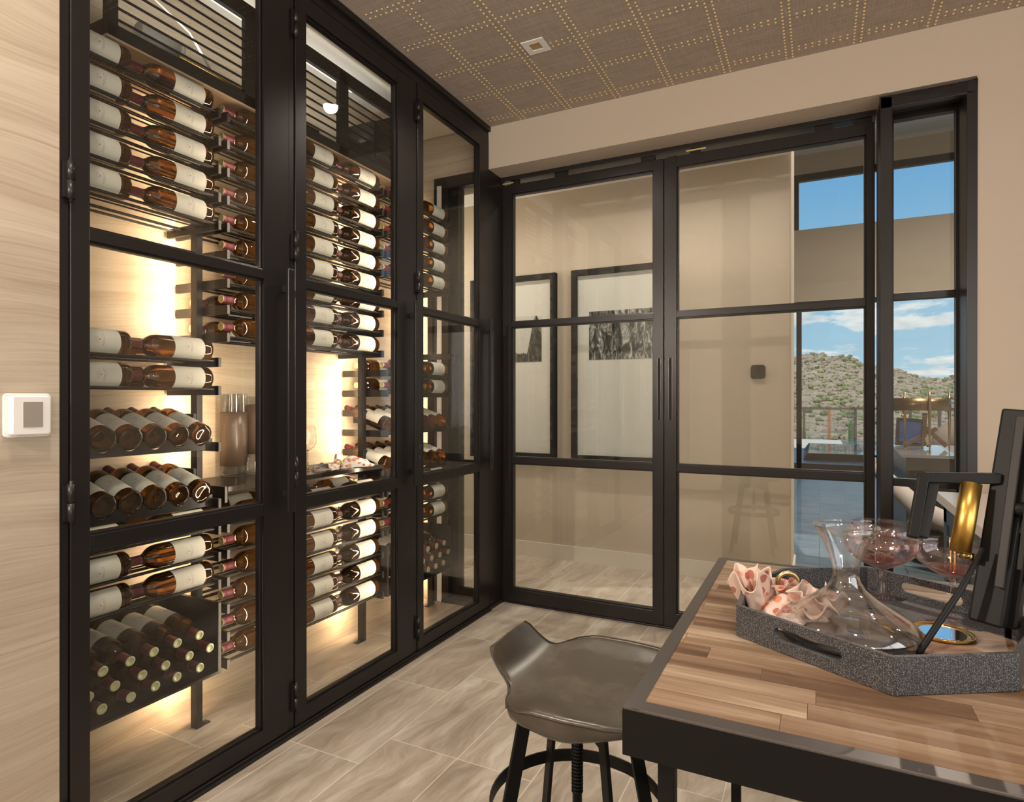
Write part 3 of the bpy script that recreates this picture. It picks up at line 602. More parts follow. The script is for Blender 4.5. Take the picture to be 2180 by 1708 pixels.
# ---- louvred cooling housing over the racks
hs = empty('cooling_unit_housing', (-1.95, 1.9, 2.33)); tag(hs, 'black louvred housing of the cooling unit above the racks', 'vent housing')
hs.location = (0, 0, 0)
EX0, EY0, EY1, EZ0, EZ1 = -1.95, 1.129, 2.66, 2.327, 2.716
P('frame', M['blk'], hs, lambda m: (m.box(EX0 - .02, EX0, EY0, EY1, EZ0, EZ0 + .041), m.box(EX0 - .02, EX0, EY0, EY1, EZ1 - .061, EZ1),
    m.box(EX0 - .02, EX0, EY0, EY0 + .035, EZ0, EZ1), m.box(EX0 - .02, EX0, 1.636, 1.684, EZ0, EZ1), m.box(EX0 - .02, EX0, 2.149, 2.209, EZ0, EZ1), m.box(EX0 - .02, EX0, 2.60, EY1, EZ0, EZ1)), bev=.001)
o = P('added_glow_strip', emis('added_neutral_glow', (1.0, .90, .78), 2.2), hs, lambda m: m.box(-2.085, -2.065, 1.2, 2.38, 2.735, 2.741))  # glowing strip and lamp added to brighten the cabinet ceiling
lamp('added_housing_fill', 'AREA', (-2.06, 1.9, 2.50), 1.6, (1.0, .93, .84), (PI, 0, 0), shape='RECTANGLE', size=.05, size_y=1.3)
P('louver_slats', M['blk'], hs, lambda m: [m.add([(EX0 - .001, y0, z), (EX0 - .001, y1, z), (EX0 - .021, y1, z + .016), (EX0 - .021, y0, z + .016), (EX0 - .001, y0, z + .010), (EX0 - .001, y1, z + .010), (EX0 - .021, y1, z + .020), (EX0 - .021, y0, z + .020)],
    [(0, 3, 2, 1), (4, 5, 6, 7), (0, 1, 5, 4), (3, 7, 6, 2), (0, 4, 7, 3), (1, 2, 6, 5)]) for y0, y1 in ((EY0 + .035, 1.636), (1.684, 2.149), (2.209, 2.60)) for z in [EZ0 + .041 + .0365 * i + .012 for i in range(7)]])
P('end_panel', M['blk'], hs, lambda m: (m.box(XB, EX0 - .02, EY0, EY0 + .012, EZ0, EZ0 + .05), m.box(XB, EX0 - .02, EY1 - .012, EY1, EZ0, EZ1), m.box(XB, EX0 - .03, 2.43, 2.44, EZ0 + .01, EZ1 - .12)))
def bottom(m):
    xs = (XB, XB + .055, EX0 - .075, EX0)
    m.box(xs[0], xs[1], EY0, EY1, EZ0 - .008, EZ0); m.box(xs[2], xs[3], EY0, EY1, EZ0 - .008, EZ0)
    for a, b in ((EY0, EY0 + .06), (1.52, 1.62), (2.06, 2.14), (2.58, EY1)): m.box(xs[1], xs[2], a, b, EZ0 - .008, EZ0)
P('underside_panel', M['tan'], hs, bottom)
P('vent_grille', M['blk'], hs, lambda m: [m.box(x, x + .012, a, b, EZ0 - .006, EZ0 + .006) for a, b in ((EY0 + .06, 1.52), (1.62, 2.06), (2.14, 2.58)) for x in (-2.135, -2.105, -2.075, -2.045)] + [m.box(XB + .04, EX0 - .06, a, b, EZ0 + .02, EZ0 + .026) for a, b in ((EY0 + .06, 1.52), (1.62, 2.06), (2.14, 2.58))])
P('duct', M['white'], hs, lambda m: (m.tube((-2.07, 1.30, 2.46), (-2.07, 1.44, 2.46), .028, n=20), m.tube((-2.07, 1.44, 2.46), (-2.07, 1.455, 2.46), .031, n=20), m.path([(-2.12, 1.2, 2.60), (-2.1, 1.35, 2.63), (-2.08, 1.5, 2.56), (-2.08, 1.6, 2.45)], .004)))
P('pipe', M['brass'], hs, lambda m: (m.tube((-2.0, 1.25, 2.385), (-2.0, 1.62, 2.385), .008, n=10), m.tube((-2.03, 1.42, 2.42), (-2.03, 2.10, 2.42), .007, n=10)))

# ================================================================ WINE BOTTLES
def bottle_proto():
    t = empty('wine_bottle')
    prof = [(0, .004), (.012, .003), (.028, .0), (.036, .001), (.0390, .006), (.0394, .014), (.0394, .186), (.0385, .196), (.0350, .208), (.0280, .220), (.0200, .229), (.0160, .238), (.0148, .250), (.0140, .270), (.0140, .284), (0, .284)]
    P('glass_body', M['bottle'], t, lambda m: m.lathe(prof, 32))
    P('capsule', M['burg'], t, lambda m: m.lathe([(.0158, .222 + .014), (.0156, .250), (.0150, .268), (.0152, .276), (.0158, .278), (.0158, .284), (.0145, .287), (.0, .2872)], 24))
    P('cap_disc', M['gold'], t, lambda m: m.lathe([(.0, .2880), (.0090, .2880), (.0098, .2888), (.0128, .2888), (.0150, .2882), (.0156, .2868)], 24))
    # printed label, curved round the body
    m = MB(); R0 = .0397; A = 1.32; z0, z1 = .036, .147; n = 26
    vs = [(R0 * math.cos(-A + 2 * A * i / n), R0 * math.sin(-A + 2 * A * i / n), z) for z in (z0, z1) for i in range(n + 1)]
    m.add(vs, [(i, i + 1, n + 2 + i, n + 1 + i) for i in range(n)], 0, True)
    R1 = .03985
    def flat(pts, mi):          # pts (u along circumference, z)
        m.add([(R1 * math.cos(u / R1), R1 * math.sin(u / R1), z) for u, z in pts], [tuple(range(len(pts)))], mi)
    cz = .098
    for k in range(-6, 7):      # sunburst
        a = PI / 2 + k * .21; r0, r1 = .0065, .0125 + .003 * (k % 2)
        du, dz = math.cos(a), math.sin(a); q = .00022
        flat([(r0 * du - q * dz, cz + r0 * dz + q * du), (r1 * du - q * dz, cz + r1 * dz + q * du), (r1 * du + q * dz, cz + r1 * dz - q * du), (r0 * du + q * dz, cz + r0 * dz - q * du)], 1)
    flat([(0, cz - .003), (.0024, cz + .0002), (.0020, cz + .0026), (0, cz + .0018), (-.0020, cz + .0026), (-.0024, cz + .0002)], 2)
    flat([(-.011, .052), (.011, .052), (.011, .0525), (-.011, .0525)], 1)
    flat([(-.008, .0485), (.008, .0485), (.008, .0489), (-.008, .0489)], 1)
    cu = bpy.data.curves.new('txt', 'FONT'); cu.body = 'MERLOT'; cu.size = .0105; cu.align_x = 'CENTER'; cu.resolution_u = 2
    to = bpy.data.objects.new('txt', cu); COL.objects.link(to)
    dg = bpy.context.evaluated_depsgraph_get(); tm = to.evaluated_get(dg).to_mesh()
    vs = [(R1 * math.cos(v.co.x / R1), R1 * math.sin(v.co.x / R1), .083 + v.co.y) for v in tm.vertices]
    m.add(vs, [tuple(p.vertices) for p in tm.polygons], 1)
    to.evaluated_get(dg).to_mesh_clear(); COL.objects.unlink(to); bpy.data.objects.remove(to); bpy.data.curves.remove(cu)
    me = bpy.data.meshes.new('label'); me.from_pydata(m.v, [], m.f)
    for x in (M['paper'], M['ink'], M['red']): me.materials.append(x)
    me.polygons.foreach_set('material_index', m.m); me.polygons.foreach_set('use_smooth', m.sm)
    o = bpy.data.objects.new('label', me); COL.objects.link(o); o.parent = t
    return t
proto = bottle_proto(); first = [True]
proto_bin = None
def frame_m(zl, xl, loc):
    zl = Vector(zl).normalized(); xl = Vector(xl); xl = (xl - zl * xl.dot(zl)).normalized(); yl = zl.cross(xl)
    m = Matrix((xl, yl, zl)).transposed().to_4x4(); m.translation = Vector(loc); return m
def bottle(zl, xl, loc, label, grp, src=None):
    if src is None and first[0]: o = proto; first[0] = False
    else: o = copy_tree(src or proto)
    o.matrix_world = frame_m(zl, xl, loc); tag(o, label, 'wine bottle', grp); return o
ORD = ['first', 'second', 'third', 'fourth', 'fifth', 'sixth', 'seventh', 'eighth', 'ninth', 'tenth', 'eleventh', 'twelfth', 'thirteenth', 'fourteenth', 'fifteenth']
def lying(y, x, z, label, grp, roll=None):
    r = random.uniform(-.10, .14) if roll is None else roll
    y += random.uniform(-.003, .003)
    return bottle((0, -1, 0), (math.cos(r), 0, math.sin(r)), (x, y, z), label, grp)
SHORT = {'A': 'near rack', 'B': 'middle rack', 'C': 'corner rack'}
BASES = {'A': [1.476, 1.186], 'B': [1.818, 2.105, 2.391], 'C': [2.738, 3.002]}
for key, R in RACKS.items():
    rows = R['rows']
    for i, z in enumerate(rows):
        n = len(BASES[key])
        for j, y in enumerate(BASES[key]):
            if key == 'A': pos = ('beside its post', 'nearer the stone wall')[j]
            elif key == 'B': pos = ('nearest the stone wall', 'at mid-shelf', 'nearest the hall doors')[j]
            else: pos = ('beside the middle rack', 'beside the end window')[j]
            lying(y, XA, z, 'label-out wine bottle on %s rod shelf down of %s, %s' % (ORD[i], SHORT[key], pos), 'front bottles lying on the rod shelves')
    rear = {'A': [5, 6, 7], 'B': [7, 8, 9], 'C': [5, 6, 7]}[key]
    for i in rear:
        for j, y in enumerate(BASES[key]):
            if key == 'A': pos = ('beside its post', 'nearer the stone wall')[j]
            elif key == 'B': pos = ('nearest the stone wall', 'at mid-shelf', 'nearest the hall doors')[j]
            else: pos = ('beside the middle rack', 'beside the end window')[j]
            lying(y + .004, XR, rows[i], 'wine bottle behind another on %s rod shelf of %s, %s' % (ORD[i], SHORT[key], pos), 'rear bottles lying on the rod shelves')
    if key in 'AC':
        n = 6 if key == 'A' else 7
        for r, zr in enumerate((1.076, .876)):
            for k in range(n):
                y = R['y1'] - .046 - .082 * k
                ax = Vector((-.934, 0, .292))
                xl = Vector((.20, -.42 if key == 'A' else -.25, .85))
                bottle(ax, xl, (-1.925, y, zr + .003), 'wine bottle tilted neck-up in %s cradle of %s, %s from the post' % (('upper', 'lower')[r], SHORT[key], ORD[k]), 'bottles tilted neck-up in the cradles')
# bin bottles: necks to the room, pale green-gold cap tops
for key in 'AC':
    R = RACKS[key]
    for r, (z, cz_, off, n) in enumerate([(.2865, .290, .042, 6), (.3565, .343, .042 + .0 , 6), (.4265, .400, .042, 6)]):
        off = (.080, .041, .080)[r]
        for k in range(n):
            y = R['y1'] - off - .0795 * k
            if y < R['y0'] + .04: continue
            d = Vector((L, random.uniform(-.004, .004), cz_ - z))
            o = bottle(d, (.05, -.1 + random.uniform(-.1, .1), 1), (-2.182 + random.uniform(0, .006), y, z), 'wine bottle stacked neck-out in the bin of %s, %s layer, %s from the post' % (SHORT[key], ('bottom', 'middle', 'top')[r], ORD[k]), 'bottles stacked neck-out in the bins')
            for ch in o.children:
                if ch.name.startswith('cap_disc'):
                    if 'cap_disc_green' not in bpy.data.meshes:
                        me = ch.data.copy(); me.name = 'cap_disc_green'; me.materials[0] = M['capg']
                    ch.data = bpy.data.meshes['cap_disc_green']

# ================================================================ THINGS ON THE CABINET COUNTER
def vessel(m, outer, t=.002, n=40, c=(0, 0)):
    """closed thick-walled lathe: outer profile from base centre up to the rim"""
    inner = [(max(r - t, 0), z + (t * 1.5 if i < 2 else 0)) for i, (r, z) in enumerate(outer)]
    m.lathe(outer + list(reversed(inner)), n, c)
CT = .893
for k, (x, y, r, h, z0, z1, lab) in enumerate([(-2.138, 1.738, .050, .335, .045, .262, 'tall clear cylinder vase with a broad brown band, nearer the near rack'),
                                               (-2.138, 1.850, .049, .325, .085, .292, 'second clear cylinder vase with a greyer brown band, half hidden by the door')]):
    t = empty('cylinder_vase', (x, y, CT + .0005)); tag(t, lab, 'vase', 'banded glass vases on the dark counter')
    P('glass_body', M['thin'], t, lambda m: m.lathe([(0, 0), (r - .003, 0), (r, .004), (r, h - .002), (r - .0015, h), (r - .003, h - .002), (r - .003, .022), (r - .010, .012), (0, .011)], 40))
    P('colour_band', M['vase'], t, lambda m: m.lathe([(r + .0004, z0), (r + .0012, z0), (r + .0012, z1), (r + .0004, z1)], 40, closed=True))
def wine_glass(x, y, lab):
    t = empty('wine_glass', (x, y, CT + .0005)); tag(t, lab, 'wine glass', 'stemmed glasses on the dark counter')
    P('bowl', M['pane3'], t, lambda m: m.lathe([(.004, .088), (.016, .092), (.030, .104), (.037, .122), (.0385, .140), (.036, .165), (.031, .196)], 36))
    P('stem', M['glass'], t, lambda m: m.lathe([(.004, .090), (.0028, .080), (.0025, .020), (.005, .006), (0, .006)], 16))
    P('foot', M['glass'], t, lambda m: m.lathe([(0, 0), (.033, 0), (.0335, .001), (.012, .003), (.004, .007), (0, .007)], 32))
M['pane3'] = m_pane('thin_stemware_glass', (.985, .985, .98), 1.6)
wine_glass(-2.03, 2.035, 'clear stemmed wine glass on the dark counter, beside the patterned napkin')
wine_glass(-2.09, 1.975, 'clear stemmed wine glass on the dark counter, partly hidden by the door frame')
nap1 = m_napkin('white_napkin_with_rose_scallops', (.74, .71, .70), ((.62, .22, .14), (.48, .10, .09), (.66, .36, .22)), 34)
def cloth_grid(fn, nu, nv, name, m_, parent, thick=.0016, sub=1):
    mb = MB(); vs = [fn(i / (nu - 1), j / (nv - 1)) for j in range(nv) for i in range(nu)]
    mb.add(vs, [(j * nu + i, j * nu + i + 1, (j + 1) * nu + i + 1, (j + 1) * nu + i) for j in range(nv - 1) for i in range(nu - 1)], 0, True)
    o = mb.build(name, m_, parent)
    md = o.modifiers.new('sol', 'SOLIDIFY'); md.thickness = thick
    if sub:
        md = o.modifiers.new('sub', 'SUBSURF'); md.levels = sub; md.render_levels = sub
    return o
nt_ = empty('napkin', (-1.945, 2.145, CT + .001)); tag(nt_, 'white napkin with rose scallops gathered through a gold ring on the dark counter', 'napkin')
def napf(u, v):
    # bow-tie roll lying along Y, pinched at the ring
    s = (u - .42); y = -.115 + .25 * u
    w_ = .012 + .085 * (abs(s) ** .8) * (1.25 if s > 0 else 1.0)
    h_ = .021 + .075 * max(0, (s if s > 0 else -s * .45)) * math.exp(-((u - .72) / .26) ** 2 if s > 0 else 0)
    a = PI * v; f = 1 + .10 * math.sin(9 * a + 5 * u) * min(1, abs(s) * 5)
    x = .0 + w_ * math.cos(a) * f; z = max(.001, h_ * math.sin(a) * f + .004 * math.sin(11 * u + 6 * v) * min(1, abs(s) * 4))
    return (x, y + .006 * math.sin(12 * v) * (1 if u > .9 else 0), z)
cloth_grid(napf, 40, 28, 'cloth', nap1, nt_, .0014)
cloth_grid(lambda u, v: (-.012 + .012 * math.sin(v * 3) + .004 * u, -.022 + .022 * (v - .5) * (1 - u), .020 + .048 * u), 8, 8, 'cloth_tip', nap1, nt_, .0014)
P('napkin_ring', M['brass'], nt_, lambda m: m.path([(.020 * math.cos(a), -.010 + .004 * math.sin(3 * a), .021 + .020 * math.sin(a)) for a in [2 * PI * i / 28 for i in range(28)]], .0042, 8, closed=True))

# ================================================================ THERMOSTAT ON THE STONE WALL, SENSOR IN HALL
t = empty('thermostat', (XF + .004, .797, 1.166)); tag(t, 'white square touch-screen thermostat on the pale stone wall', 'thermostat')
def rrect(w2, h2, r, n=6):
    return [(cx + r * math.cos(a), cy + r * math.sin(a)) for cx, cy, a0 in ((w2 - r, h2 - r, 0), (-w2 + r, h2 - r, PI / 2), (-w2 + r, -h2 + r, PI), (w2 - r, -h2 + r, 1.5 * PI)) for a in [a0 + PI / 2 * i / n for i in range(n + 1)]]
def plate(m, w2, h2, r, x0, x1, dy=0, dz=0):
    pts = rrect(w2, h2, r); n = len(pts)
    vs = [(x0, dy + a, dz + b) for a, b in pts] + [(x1, dy + a, dz + b) for a, b in pts]
    m.add(vs, [tuple(range(n)), tuple(range(n, 2 * n))] + [(i, (i + 1) % n, n + (i + 1) % n, n + i) for i in range(n)])
P('back_plate', M['plastic'], t, lambda m: plate(m, .050, .052, .010, 0, .006), bev=.002)
P('housing', M['plastic'], t, lambda m: plate(m, .0405, .0465, .008, .006, .024), bev=.003)
P('screen', M['screen'], t, lambda m: plate(m, .0205, .030, .002, .024, .0252, .002, .002))
t = empty('wall_control', (-.361, 4.33, 1.391)); tag(t, 'black rounded wall control on the beige hall wall', 'wall control')
P('black_face', pbr('gloss_black_plastic', (.012, .012, .012), .12), t, lambda m: (lambda pts: m.add([(a, -.004, b) for a, b in pts] + [(a * .96, -.016, b * .96) for a, b in pts], [tuple(range(len(pts))), tuple(range(len(pts), 2 * len(pts)))] + [(i, (i + 1) % len(pts), len(pts) + (i + 1) % len(pts), len(pts) + i) for i in range(len(pts))]))(rrect(.046, .047, .022)))
P('mount', M['plastic'], t, lambda m: m.box(-.03, .03, -.004, 0, -.03, .03))

# ================================================================ FRAMED PHOTOGRAPHS IN THE HALL
def picture(x0, x1, z0, z1, p, kind, lab):
    t = empty('framed_photograph', ((x0 + x1) / 2, 4.329, z0)); tag(t, lab, 'picture', 'tall framed photographs on the hall wall')
    t.location = (0, 0, 0)
    fw = .043
    P('frame', M['blk'], t, lambda m: (m.box(x0, x0 + fw, 4.285, 4.329, z0, z1), m.box(x1 - fw, x1, 4.285, 4.329, z0, z1), m.box(x0 + fw, x1 - fw, 4.285, 4.329, z1 - fw, z1), m.box(x0 + fw, x1 - fw, 4.285, 4.329, z0, z0 + fw)), bev=.001)
    P('mat_board', pbr('white_mat_board', (.74, .71, .68), .7), t, lambda m: m.box(x0 + fw, x1 - fw, 4.312, 4.322, z0 + fw, z1 - fw))
    P('print', m_photo('black_white_photo_%d' % kind, kind), t, lambda m: m.box(p[0], p[1], 4.309, 4.312, p[2], p[3]))
    P('glazing', M['pane'], t, lambda m: m.box(x0 + fw, x1 - fw, 4.298, 4.300, z0 + fw, z1 - fw))
picture(-2.52, -1.779, .757, 2.169, (-2.40, -1.903, 1.503, 1.856), 1, 'tall black-framed monochrome print of a rock spire, nearer the wine cabinet')
picture(-1.653, -.925, .757, 2.169, (-1.520, -1.040, 1.503, 1.857), 2, 'tall black-framed monochrome print of folded canyon rock, behind the meeting door stiles')

# ================================================================ TABLE
TZ = .87
t = empty('pub_table', (.1, 1.0, 0)); tag(t, 'black steel counter-height table with acacia butcher-block top', 'table'); t.location = (0, 0, 0)
TX0, TX1, TY0, TY1 = -.190, .385, .649, 1.358
def ring(m):
    b = .017
    m.box(TX0, TX0 + b, TY0, TY1, TZ - .048, TZ); m.box(TX1 - b, TX1, TY0, TY1, TZ - .048, TZ)
    m.box(TX0 + b, TX1 - b, TY0, TY0 + .021, TZ - .048, TZ); m.box(TX0 + b, TX1 - b, TY1 - b, TY1, TZ - .048, TZ)
P('steel_frame', M['tsteel'], t, ring, bev=.001)
P('apron', M['iron'], t, lambda m: (m.box(TX0 - .0008, TX1, TY0 - .0008, TY0 + .002, TZ - .052, TZ - .003), m.box(TX0 - .0008, TX0 + .002, TY0, TY1, TZ - .052, TZ - .003)))
P('wood_top', M['butcher'], t, lambda m: m.box(TX0 + .0175, TX1 - .0175, TY0 + .0215, TY1 - .0175, TZ - .03, TZ - .0008))
for x, y in ((TX0 + .03, TY0 + .03), (TX1 - .05, TY0 + .03), (TX0 + .03, TY1 - .05), (TX1 - .05, TY1 - .05)):
    P('leg', M['iron'], t, lambda m: m.box(x, x + .018, y, y + .018, 0, TZ - .048), bev=.001)

# ================================================================ STOOL
t = empty('swivel_stool', (-.475, 1.27, 0)); tag(t, 'black iron screw stool with a scooped olive-brown leather seat, tucked at the table', 'stool')
SZ = .600
def seat_top(x, v):
    lip = max(0, (-x - .070)); z = 7.6 * lip * lip * (1 - .10 * v * v)
    z += .012 * max(0, abs(v) - .6) / .4 * max(0, min(1, (x + .10) / .08))
    z -= .03 * max(0, x - .10)
    return z
HWP = [(-.168, .088), (-.160, .099), (-.140, .107), (-.115, .116), (-.100, .132), (-.088, .170), (-.072, .200), (-.04, .214), (.05, .216), (.13, .208), (.175, .192), (.20, .165)]
def hw(x):
    for (a, b), (c, d) in zip(HWP, HWP[1:]):
        if x <= c + 1e-9: return b + (d - b) * (x - a) / (c - a)
    return HWP[-1][1]
def seat(m):
    nu, nv = 52, 25; top = []; bot = []
    for i in range(nu):
        x = -.168 + .368 * i / (nu - 1)
        for j in range(nv):
            v = -1 + 2 * j / (nv - 1); y = v * hw(x)
            z = seat_top(x, v)
            th = .009 + .044 * math.exp(-((x - .03) / .12) ** 2)
            e = max(0, abs(v) - .93) / .07
            top.append((x, y, z - .004 * e * e)); bot.append((x + (.007 if x < -.09 else 0), y * (1 - .05 * math.exp(-((x - .03) / .2) ** 2)), z - th))
    g = lambda i, j: i * nv + j
    fs = [(g(i, j), g(i + 1, j), g(i + 1, j + 1), g(i, j + 1)) for i in range(nu - 1) for j in range(nv - 1)]
    o = nu * nv
    fb = [tuple(reversed([o + k for k in f])) for f in fs]
    side = []
    per = [g(i, 0) for i in range(nu)] + [g(nu - 1, j) for j in range(1, nv)] + [g(i, nv - 1) for i in range(nu - 2, -1, -1)] + [g(0, j) for j in range(nv - 2, 0, -1)]
    for a, b in zip(per, per[1:] + per[:1]): side.append((a, b, o + b, o + a))
    m.add(top + bot, fs + fb, 0, True); m.add([], [], 0)
    for q in side: m.f.append(q); m.m.append(0); m.sm.append(True)
st = P('seat', M['leather'], t, seat, sub=1); st.location = (0, 0, SZ)
def piping(m):
    pts = []; xs = [-.168 + .366 * i / 46 for i in range(47)]
    for sgn in (-1, 1):
        pts += [(x, sgn * (hw(x) + .0006), seat_top(x, 1) - .0035) for x in (xs if sgn < 0 else reversed(xs))]
    m.path(pts, .0020, 6, closed=True)
pp = P('piping', pbr('dark_leather_piping', (.03, .024, .018), .5), st, piping)
P('threaded_spindle', M['iron'], t, lambda m: [m.tube((0, 0, .345 + .0075 * i), (0, 0, .345 + .0075 * i + .0045), .0128, n=18) for i in range(28)] + [m.tube((0, 0, .315), (0, 0, .57), .0105, n=18)])
P('hub_plate', M['iron'], t, lambda m: (m.tube((0, 0, .528), (0, 0, .545), .055, n=24), m.box(-.10, .10, -.10, .10, .540, .547)), bev=.001)
for k in range(4):
    a = PI / 4 + k * PI / 2; ca, sa = math.cos(a), math.sin(a)
    def leg(m):
        prof = [(.02, .545, .028), (.105, .542, .030), (.128, .530, .032), (.150, .44, .032), (.175, .33, .030), (.205, .17, .028), (.232, .006, .026)]
        # flat bar: outline in the radial plane, 8 mm thick
        out = [(.03, .542), (.118, .542), (.136, .530), (.206, .330 - .15), (.236, .0), (.206, .0), (.170, .20), (.112, .50), (.03, .505)]
        n = len(out); th = .005; vs = []
        for s in (-th, th): vs += [(r * ca - s * sa, r * sa + s * ca, z) for r, z in out]
        m.add(vs, [tuple(range(n)), tuple(reversed(range(n, 2 * n)))] + [(i, (i + 1) % n, n + (i + 1) % n, n + i) for i in range(n)])
    P('leg', M['iron'], t, leg, bev=.0015)
P('foot_ring', M['iron'], t, lambda m: m.lathe([(.189, .300), (.193, .300), (.193, .330), (.189, .330)], 56, closed=True), bev=.0008)

# ================================================================ TRAY AND WHAT STANDS IN IT
tr = empty('serving_tray', (.073, 1.019, TZ)); tag(tr, 'octagonal charcoal shagreen tray with oval cut-out handles on the table', 'tray')
tr.location = (0, 0, 0)
OCT = [(-.105, .915), (.074, .806), (.203, .883), (.250, 1.003), (.248, 1.122), (.074, 1.233), (-.056, 1.156), (-.106, 1.035)]
cx_, cy_ = .073, 1.019
def inset(pts, d):
    out = []; n = len(pts)
    for i in range(n):
        p0, p1, p2 = Vector(pts[i - 1]), Vector(pts[i]), Vector(pts[(i + 1) % n])
        a = (p1 - p0).normalized(); b = (p2 - p1).normalized(); na = Vector((-a.y, a.x)); nb = Vector((-b.y, b.x))
        bis = (na + nb).normalized(); out.append(tuple(p1 + bis * (d / bis.dot(na))))
    return out
IN = inset(OCT, .0065); ZF = TZ + .006; ZR = TZ + .043
P('base', M['shag'], tr, lambda m: m.prism(OCT, TZ + .0003, ZF))
def wall_panel(m, i, hole):
    j = (i + 1) % 8
    o0, o1, i0, i1 = [Vector((*p, 0)) for p in (OCT[i], OCT[j], IN[i], IN[j])]
    z0, z1 = ZF, ZR
    if not hole:
        vs = [(*p.xy, z) for z in (z0, z1) for p in (o0, o1, i1, i0)]
        m.add(vs, [(0, 1, 5, 4), (2, 3, 7, 6), (4, 5, 6, 7), (0, 3, 2, 1), (0, 4, 7, 3), (1, 2, 6, 5)]); return
    # panel with an oval slot: ring of quads between slot outline and rectangle outline
    Ln = (o1 - o0).length; zc_, hh = TZ + .0235, .0085; sl = .046; K = 40
    def slot(k):
        a = 2 * PI * k / K; c, s_ = math.cos(a), math.sin(a)
        u = Ln / 2 + (sl - hh) * (1 if c > 0 else -1) * min(1, abs(c) * 3) + hh * c; return u, zc_ + hh * s_
    def rect(k):
        a = 2 * PI * k / K; c, s_ = math.cos(a), math.sin(a); q = max(abs(c), abs(s_))
        return Ln / 2 + Ln / 2 * c / q, (z0 + z1) / 2 + (z1 - z0) / 2 * s_ / q
    def at(u, z, inner):
        f = u / Ln; p = (i0 + (i1 - i0) * f) if inner else (o0 + (o1 - o0) * f); return (p.x, p.y, z)
    vs = []
    for k in range(K):
        u, z = slot(k); U, Z_ = rect(k); vs += [at(U, Z_, 0), at(u, z, 0), at(u, z, 1), at(U, Z_, 1)]
    fs = []
    for k in range(K):
        a, b = 4 * k, 4 * ((k + 1) % K)
        fs += [(a, b, b + 1, a + 1), (a + 1, b + 1, b + 2, a + 2), (a + 2, b + 2, b + 3, a + 3), (a + 3, b + 3, b, a)]
    m.add(vs, fs)
for i in range(8):
    P('side_wall', M['shag'], tr, lambda m: wall_panel(m, i, i in (0, 4)))
# wooden board
bd = P('wooden_board', m_wood('brown_walnut_board', ((.20, .125, .08), (.28, .18, .12), (.36, .245, .17)), (2, 26, 26)), None, lambda m: m.prism([(.124, .905), (.190, .900), (.232, .965), (.234, 1.030), (.208, 1.052), (.108, 1.045)], ZF + .0005, ZF + .0055), bev=.001)
tag(bd, 'flat brown wooden board lying in the shagreen tray', 'board')
co = P('coaster', m_brass('polished_gold', (.80, .52, .16), .10), None, lambda m: m.lathe([(0, ZF + .0062), (.036, ZF + .0062), (.0385, ZF + .010), (.0375, ZF + .0105), (.035, ZF + .0085), (.030, ZF + .0080), (0, ZF + .0080)], 48, c=(.149, 1.012)))
tag(co, 'round gold-rimmed mirrored dish on the wooden board in the tray', 'dish')
P('mirror', pbr('mirror_silver', (.92, .93, .94), .02, 1.0), co, lambda m: m.tube((.149, 1.012, ZF + .0081), (.149, 1.012, ZF + .0086), .028, n=40))
# decanter
dc = P('decanter', M['thin'], None, lambda m: vessel(m, [(0, 0), (.050, 0), (.080, .004), (.0895, .013), (.0885, .022), (.075, .034), (.056, .0445), (.038, .056), (.024, .068), (.0175, .079), (.0160, .088), (.0172, .099), (.0215, .114), (.0285, .130), (.0355, .144), (.0405, .1535)], .0016, 56))
dc.location = (.032, .955, ZF + .0005); P('lip', M['thin'], dc, lambda m: m.path([(.0400 * math.cos(a), .0400 * math.sin(a), .1532) for a in [2 * PI * i / 48 for i in range(48)]], .0012, 8, closed=True)); P('thick_base', M['glass'], dc, lambda m: m.lathe([(0, .0026), (.050, .0028), (.078, .0065), (.070, .0075), (.030, .0085), (0, .0095)], 48)); tag(dc, 'clear glass wine decanter with wide base and flared mouth in the tray', 'decanter')
# coupes
def coupe(x, y, lab):
    t = empty('coupe_glass', (x, y, ZF + .0005)); tag(t, lab, 'coupe glass', 'pink coupe glasses in the tray')
    zt = .066
    P('bowl', M['pink'], t, lambda m: m.lathe([(.0, zt - .003), (.005, zt - .001), (.012, zt + .004), (.024, zt + .010), (.037, zt + .018), (.0455, zt + .027), (.0490, zt + .036), (.0488, zt + .044), (.0468, zt + .053), (.0460, zt + .053), (.0480, zt + .044), (.0481, zt + .036), (.0446, zt + .0276), (.0365, zt + .0190), (.024, zt + .0112), (.012, zt + .0056), (0, zt + .002)], 44))
    P('tinted_bottom', M['pinkd'], t, lambda m: m.lathe([(0, zt + .0022), (.012, zt + .0058), (.024, zt + .0114), (.033, zt + .0168), (.032, zt + .0172), (.022, zt + .0130), (.010, zt + .0085), (0, zt + .006)], 40))
    P('stem', M['pink'], t, lambda m: m.lathe([(.005, zt - .001), (.0032, zt - .010), (.0026, .03), (.0030, .012), (.007, .005), (0, .005)], 18))
    P('foot', M['pink'], t, lambda m: m.lathe([(0, 0), (.0325, 0), (.033, .001), (.012, .0028), (.006, .006), (0, .006)], 40))
coupe(.083, 1.091, 'pink-tinted coupe glass just behind the decanter neck in the tray')
coupe(.0946, 1.196, 'pink-tinted coupe glass farthest back in the tray, behind another coupe')
coupe(.172, 1.078, 'pink-tinted coupe glass behind the gold dish and tripod leg')
